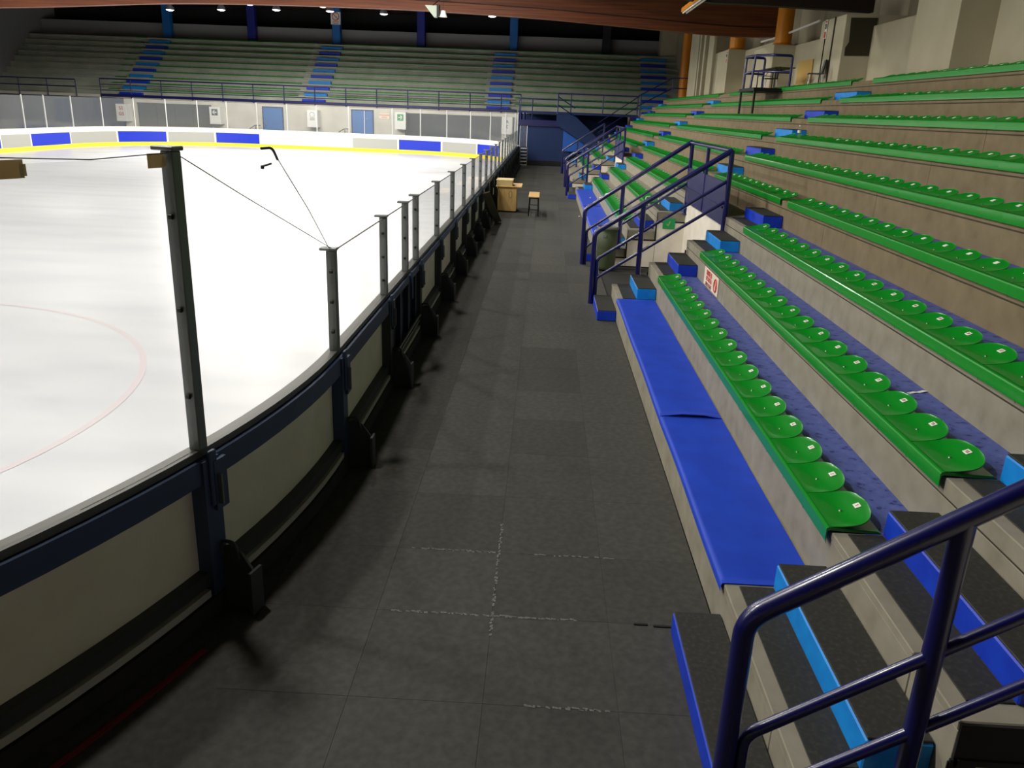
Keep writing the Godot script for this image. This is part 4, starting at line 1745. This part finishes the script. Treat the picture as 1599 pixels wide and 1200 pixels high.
# ==================================================================== small things
func clutter() -> void:
	# plywood cabinet with a box on it
	var at := v(-1.15, 0, 26.45)
	var t := thing("cabinet", "light plywood cabinet with an overhanging top standing against the boards", "cabinet", at)
	var st := mb()
	slab(st, -1.46, -0.86, 0.04, 0.79, 26.3, 27.3, 0.006)
	obj("body", st, M.plywood, t)
	st = mb()
	slab(st, -1.53, -0.7, 0.79, 0.82, 26.2, 27.5, 0.006)
	obj("top", st, M.plywood, t)
	st = mb()
	slab(st, -1.42, -0.9, 0.0, 0.04, 26.34, 27.2)
	obj("plinth", st, M.black_line, t)
	st = mb()
	var loop := []
	for k in 13:
		loop.append(v(-1.05 + 0.05 * cos(TAU * k / 12.0), 0.56 + 0.12 * sin(TAU * k / 12.0), 26.295))
	tube(st, loop, 0.006, 6, false)
	obj("painted_mark", st, M.old_wood, t)
	at = v(-1.25, 0.82, 26.45)
	t = thing("carton", "shallow pale carton lying on the plywood cabinet", "box", at)
	st = mb()
	slab(st, -1.5, -1.0, 0.821, 0.99, 26.25, 27.1, 0.004)
	obj("tray", st, M.card, t)
	st = mb()
	slab(st, -1.52, -0.985, 0.99, 1.005, 26.23, 27.12, 0.003)
	obj("lid", st, M.card, t)
	st = mb()
	slab(st, -1.4, -1.1, 1.005, 1.008, 26.6, 26.7)
	obj("tape_strip", st, M.tape, t)
	# narrow bench
	at = v(-0.29, 0, 26.2)
	t = thing("bench", "small narrow bench with a wooden seat and black metal legs in the aisle", "bench", at)
	st = mb()
	slab(st, -0.46, -0.12, 0.58, 0.61, 25.4, 27.0, 0.008)
	obj("seat", st, M.plywood, t)
	for sx in [-1, 1]:
		for z in [25.5, 26.9]:
			st = mb()
			bar(st, v(-0.29 + 0.13 * sx, 0.58, z), v(-0.29 + 0.15 * sx, 0.0, z), 0.035, 0.035, 0.004)
			obj("leg", st, M.black_metal, t)
	st = mb()
	for sx in [-1, 1]:
		bar(st, v(-0.29 + 0.142 * sx, 0.2, 25.5), v(-0.29 + 0.142 * sx, 0.2, 26.9), 0.02, 0.02)
	for z in [25.5, 26.9]:
		bar(st, v(-0.43, 0.2, z), v(-0.15, 0.2, z), 0.02, 0.02)
		bar(st, v(-0.42, 0.555, z), v(-0.16, 0.555, z), 0.02, 0.04)
	obj("stretcher", st, M.black_metal, t)
	# plank
	at = v(-1.3, 0, 23.5)
	t = thing("plank", "weathered board leaning against the rink boards before the cabinet", "plank", at)
	st = mb()
	bar(st, v(-1.28, 0.02, 23.7), v(-1.55, 0.98, 22.2), 0.2, 0.03, 0.004, v(-0.1, 0.4, -1))
	obj("board", st, M.old_wood, t)
	# rubbish bin in the passage
	at = v(1.38, 0, 17.02)
	t = thing("bin", "dark green ribbed bin with a grey rim beside the passage handrail", "bin", at)
	st = mb()
	var prof := [Vector2(0.0, 0.01), Vector2(0.18, 0.01), Vector2(0.185, 0.04)]
	for k in 10:
		prof.append(Vector2(0.19 + 0.002 * k + (0.006 if k % 2 == 0 else 0.0), 0.08 + 0.035 * k))
	prof.append_array([Vector2(0.21, 0.46), Vector2(0.215, 0.84), Vector2(0.2, 0.84), Vector2(0.19, 0.5), Vector2(0.0, 0.5)])
	lathe(st, at, prof, 28)
	obj("body", st, M.bin, t)
	st = mb()
	lathe(st, at, [Vector2(0.215, 0.84), Vector2(0.235, 0.85), Vector2(0.235, 0.89), Vector2(0.2, 0.9), Vector2(0.2, 0.85)], 28)
	obj("rim", st, M.bin_lid, t)
	st = mb()
	box(st, at + Vector3(-0.07, 0.72, 0.2), Vector3(0.07, 0.06, 0.012), 0.003, Basis(Vector3.UP, -0.3))
	obj("badge", st, M.bin_lid, t)
	# litter
	var bits := [[2.957, T(2) + 0.004, 5.98, 0.2, 0.03, 0.4, "crumpled white paper strip on the blue walkway behind the second row"], [1.17, 0.004, 26.0, 0.16, 0.03, 1.3, "scrap of white paper on the aisle floor beside the lowest tier"], [1.6, H0 + 0.014, 28.2, 0.3, 0.03, 1.5, "thin white strip lying on the far blue mat"]]
	for b in bits:
		at = v(b[0], b[1], b[2])
		t = thing("paper_scrap", b[6], "litter", at)
		st = mb()
		var turn := Basis(Vector3.UP, b[5])
		for k in 4:
			var p := Vector3(-b[3] * 0.5 + b[3] * k / 4.0, 0.006 * (k % 2), 0)
			var q := Vector3(-b[3] * 0.5 + b[3] * (k + 1) / 4.0, 0.006 * ((k + 1) % 2), 0.004)
			var wd := Vector3(0, 0, b[4] * 0.5)
			quad(st, at + turn * (p - wd), at + turn * (p + wd), at + turn * (q + wd), at + turn * (q - wd))
			quad(st, at + turn * (p - wd) - Vector3(0, 0.002, 0), at + turn * (q - wd) - Vector3(0, 0.002, 0), at + turn * (q + wd) - Vector3(0, 0.002, 0), at + turn * (p + wd) - Vector3(0, 0.002, 0))
		obj("strip", st, M.paper, t)
	at = v(X(6) + 0.12, T(6) + 0.032, 16.75)
	t = thing("bottle", "small clear plastic bottle left by a light blue step on the upper tiers", "bottle", at)
	st = mb()
	lathe(st, at, [Vector2(0.0, 0.0), Vector2(0.033, 0.002), Vector2(0.034, 0.07), Vector2(0.03, 0.09), Vector2(0.034, 0.11), Vector2(0.034, 0.16), Vector2(0.014, 0.21), Vector2(0.013, 0.225)], 16)
	obj("body", st, M.glass_far, t)
	st = mb()
	lathe(st, at, [Vector2(0.016, 0.222), Vector2(0.016, 0.242), Vector2(0.0, 0.243)], 16)
	obj("cap", st, M.white, t)
	st = mb()
	lathe(st, at, [Vector2(0.0345, 0.1), Vector2(0.0345, 0.15)], 16)
	obj("wrapper", st, M.white, t)
	at = v(2.42, T(2), 19.15)
	t = thing("bracket", "small white tube bracket at the seat end past the first passage", "bracket", at)
	st = mb()
	tube(st, rounded([v(2.36, T(2) + 0.03, 19.15), v(2.38, T(2) + 0.17, 19.15), v(2.66, T(2) + 0.17, 19.15), v(2.68, T(2) + 0.0, 19.15)], 0.03), 0.012, 8)
	obj("tube", st, M.white, t)
	# rack and a spare glass sheet at the end of the boards
	at = v(-1.25, 0, 48.0)
	t = thing("rack", "tall cluttered rack at the far end of the boards", "rack", at)
	for x in [-1.45, -1.05]:
		for z in [47.8, 48.2]:
			st = mb()
			bar(st, v(x, 0, z), v(x, 1.15, z), 0.04, 0.04)
			obj("upright", st, M.old_wood, t)
	for k in 6:
		st = mb()
		slab(st, -1.42, -1.08, 0.15 + 0.18 * k, 0.19 + 0.18 * k, 47.75, 48.25, 0.005)
		obj("shelf", st, M.grey_strip, t)
	at = v(-1.28, 1.16, 48.0)
	t = thing("glass_sheet", "spare clear glass sheet standing on the rack at the far end", "glass sheet", at)
	st = mb()
	slab(st, -1.5, -1.1, 1.16, 2.3, 47.95, 47.97)
	obj("sheet", st, M.glass_far, t)
	st = mb()
	for x in [-1.5, -1.1]:
		bar(st, v(x, 1.16, 47.96), v(x, 2.3, 47.96), 0.03, 0.03)
	obj("edge_strip", st, M.post_pale, t)
	# scaffold platform on the upper tiers, folding table and chairs
	at = v(6.3, T(7), 25.5)
	t = thing("platform", "dark steel tube platform with guard rails on the upper tiers", "platform", at)
	for p in [[5.85, 26.3], [5.85, 24.6], [6.95, 24.7], [6.95, 26.3]]:
		st = mb()
		var k := floorf((p[0] - X0) / D)
		tube(st, [v(p[0], T(k), p[1]), v(p[0], 3.92, p[1])], 0.035, 8)
		obj("leg", st, M.black_metal, t)
	st = mb()
	slab(st, 5.8, 7.0, 3.88, 3.98, 24.55, 26.4, 0.01)
	obj("deck", st, M.black_metal, t)
	st = mb()
	tube(st, rounded([v(5.9, 3.98, 26.3), v(5.9, 4.87, 26.3), v(6.45, 4.87, 26.3), v(6.45, 3.98, 26.3)], 0.08), 0.035, 8)
	obj("guard_rail", st, M.navy, t)
	st = mb()
	tube(st, [v(5.88, 4.87, 26.3), v(5.95, 4.87, 25.3)], 0.035, 8)
	tube(st, [v(5.9, 3.98, 25.4), v(5.95, 4.87, 25.4)], 0.035, 8)
	tube(st, rounded([v(5.95, 4.87, 25.3), v(6.3, 4.85, 24.65), v(6.8, 4.85, 24.65), v(6.8, 3.9, 24.65)], 0.08), 0.035, 8)
	obj("guard_rail", st, M.navy, t)
	st = mb()
	tube(st, [v(5.88, 4.42, 26.3), v(6.45, 4.42, 26.3)], 0.03, 8)
	tube(st, [v(5.9, 4.42, 26.3), v(5.95, 4.45, 25.4), v(6.8, 4.42, 24.65)], 0.03, 8)
	obj("middle_rail", st, M.navy, t)
	var top := T(9)
	at = v(7.5, top, 28.5)
	t = thing("folding_table", "dark folding table behind the guard rails on the top tier", "table", at)
	st = mb()
	slab(st, 7.1, 7.75, top + 0.72, top + 0.75, 27.6, 30.2, 0.008)
	obj("table_top", st, M.table_top, t)
	for x in [7.18, 7.68]:
		for z in [27.75, 30.0]:
			st = mb()
			tube(st, [v(x, top, z), v(x, top + 0.72, z)], 0.02, 8)
			obj("leg", st, M.black_metal, t)
	st = mb()
	for z in [27.75, 30.0]:
		tube(st, [v(7.18, top + 0.58, z), v(7.68, top + 0.58, z)], 0.014, 6)
		tube(st, [v(7.43, top + 0.72, z + (0.4 if z < 29 else -0.4)), v(7.43, top + 0.58, z)], 0.012, 6)
	obj("brace", st, M.black_metal, t)
	chair(v(7.6, top, 25.0), -1.75, "grey plastic chair against the broad pilaster on the top tier", M.chair_grey)
	chair(v(7.35, top, 28.9), -1.7, "dark plastic chair under the folding table on the top tier", M.black_metal)


func chair(at: Vector3, turn: float, label: String, m: Material) -> void:
	var t := thing("plastic_chair", label, "chair", at)
	t.rotation.y = turn
	org = Vector3.ZERO
	var st := mb()
	box(st, Vector3(0, 0.45, 0), Vector3(0.42, 0.025, 0.42), 0.01)
	obj("seat", st, m, t)
	st = mb()
	st.set_smooth_group(6)
	for i in 8:
		for j in 6:
			var pts := []
			for q in [[i, j], [i + 1, j], [i + 1, j + 1], [i, j + 1]]:
				var u: float = -1.0 + q[0] / 4.0
				var h: float = q[1] / 6.0
				var half := 0.21 * (1.0 - 0.35 * pow(h, 4.0))
				pts.append(Vector3(u * half, 0.47 + 0.36 * h, -0.2 - 0.06 * h + 0.05 * u * u))
			quad(st, pts[0], pts[1], pts[2], pts[3])
			for k in 4:
				pts[k] -= Vector3(0, 0, 0.014)
			quad(st, pts[3], pts[2], pts[1], pts[0])
	obj("backrest", st, m, t)
	for sx in [-1, 1]:
		for sz in [-1, 1]:
			st = mb()
			tube(st, [Vector3(0.17 * sx, 0.44, 0.16 * sz), Vector3(0.21 * sx, 0.0, 0.21 * sz)], 0.012, 8)
			obj("leg", st, M.chrome, t)
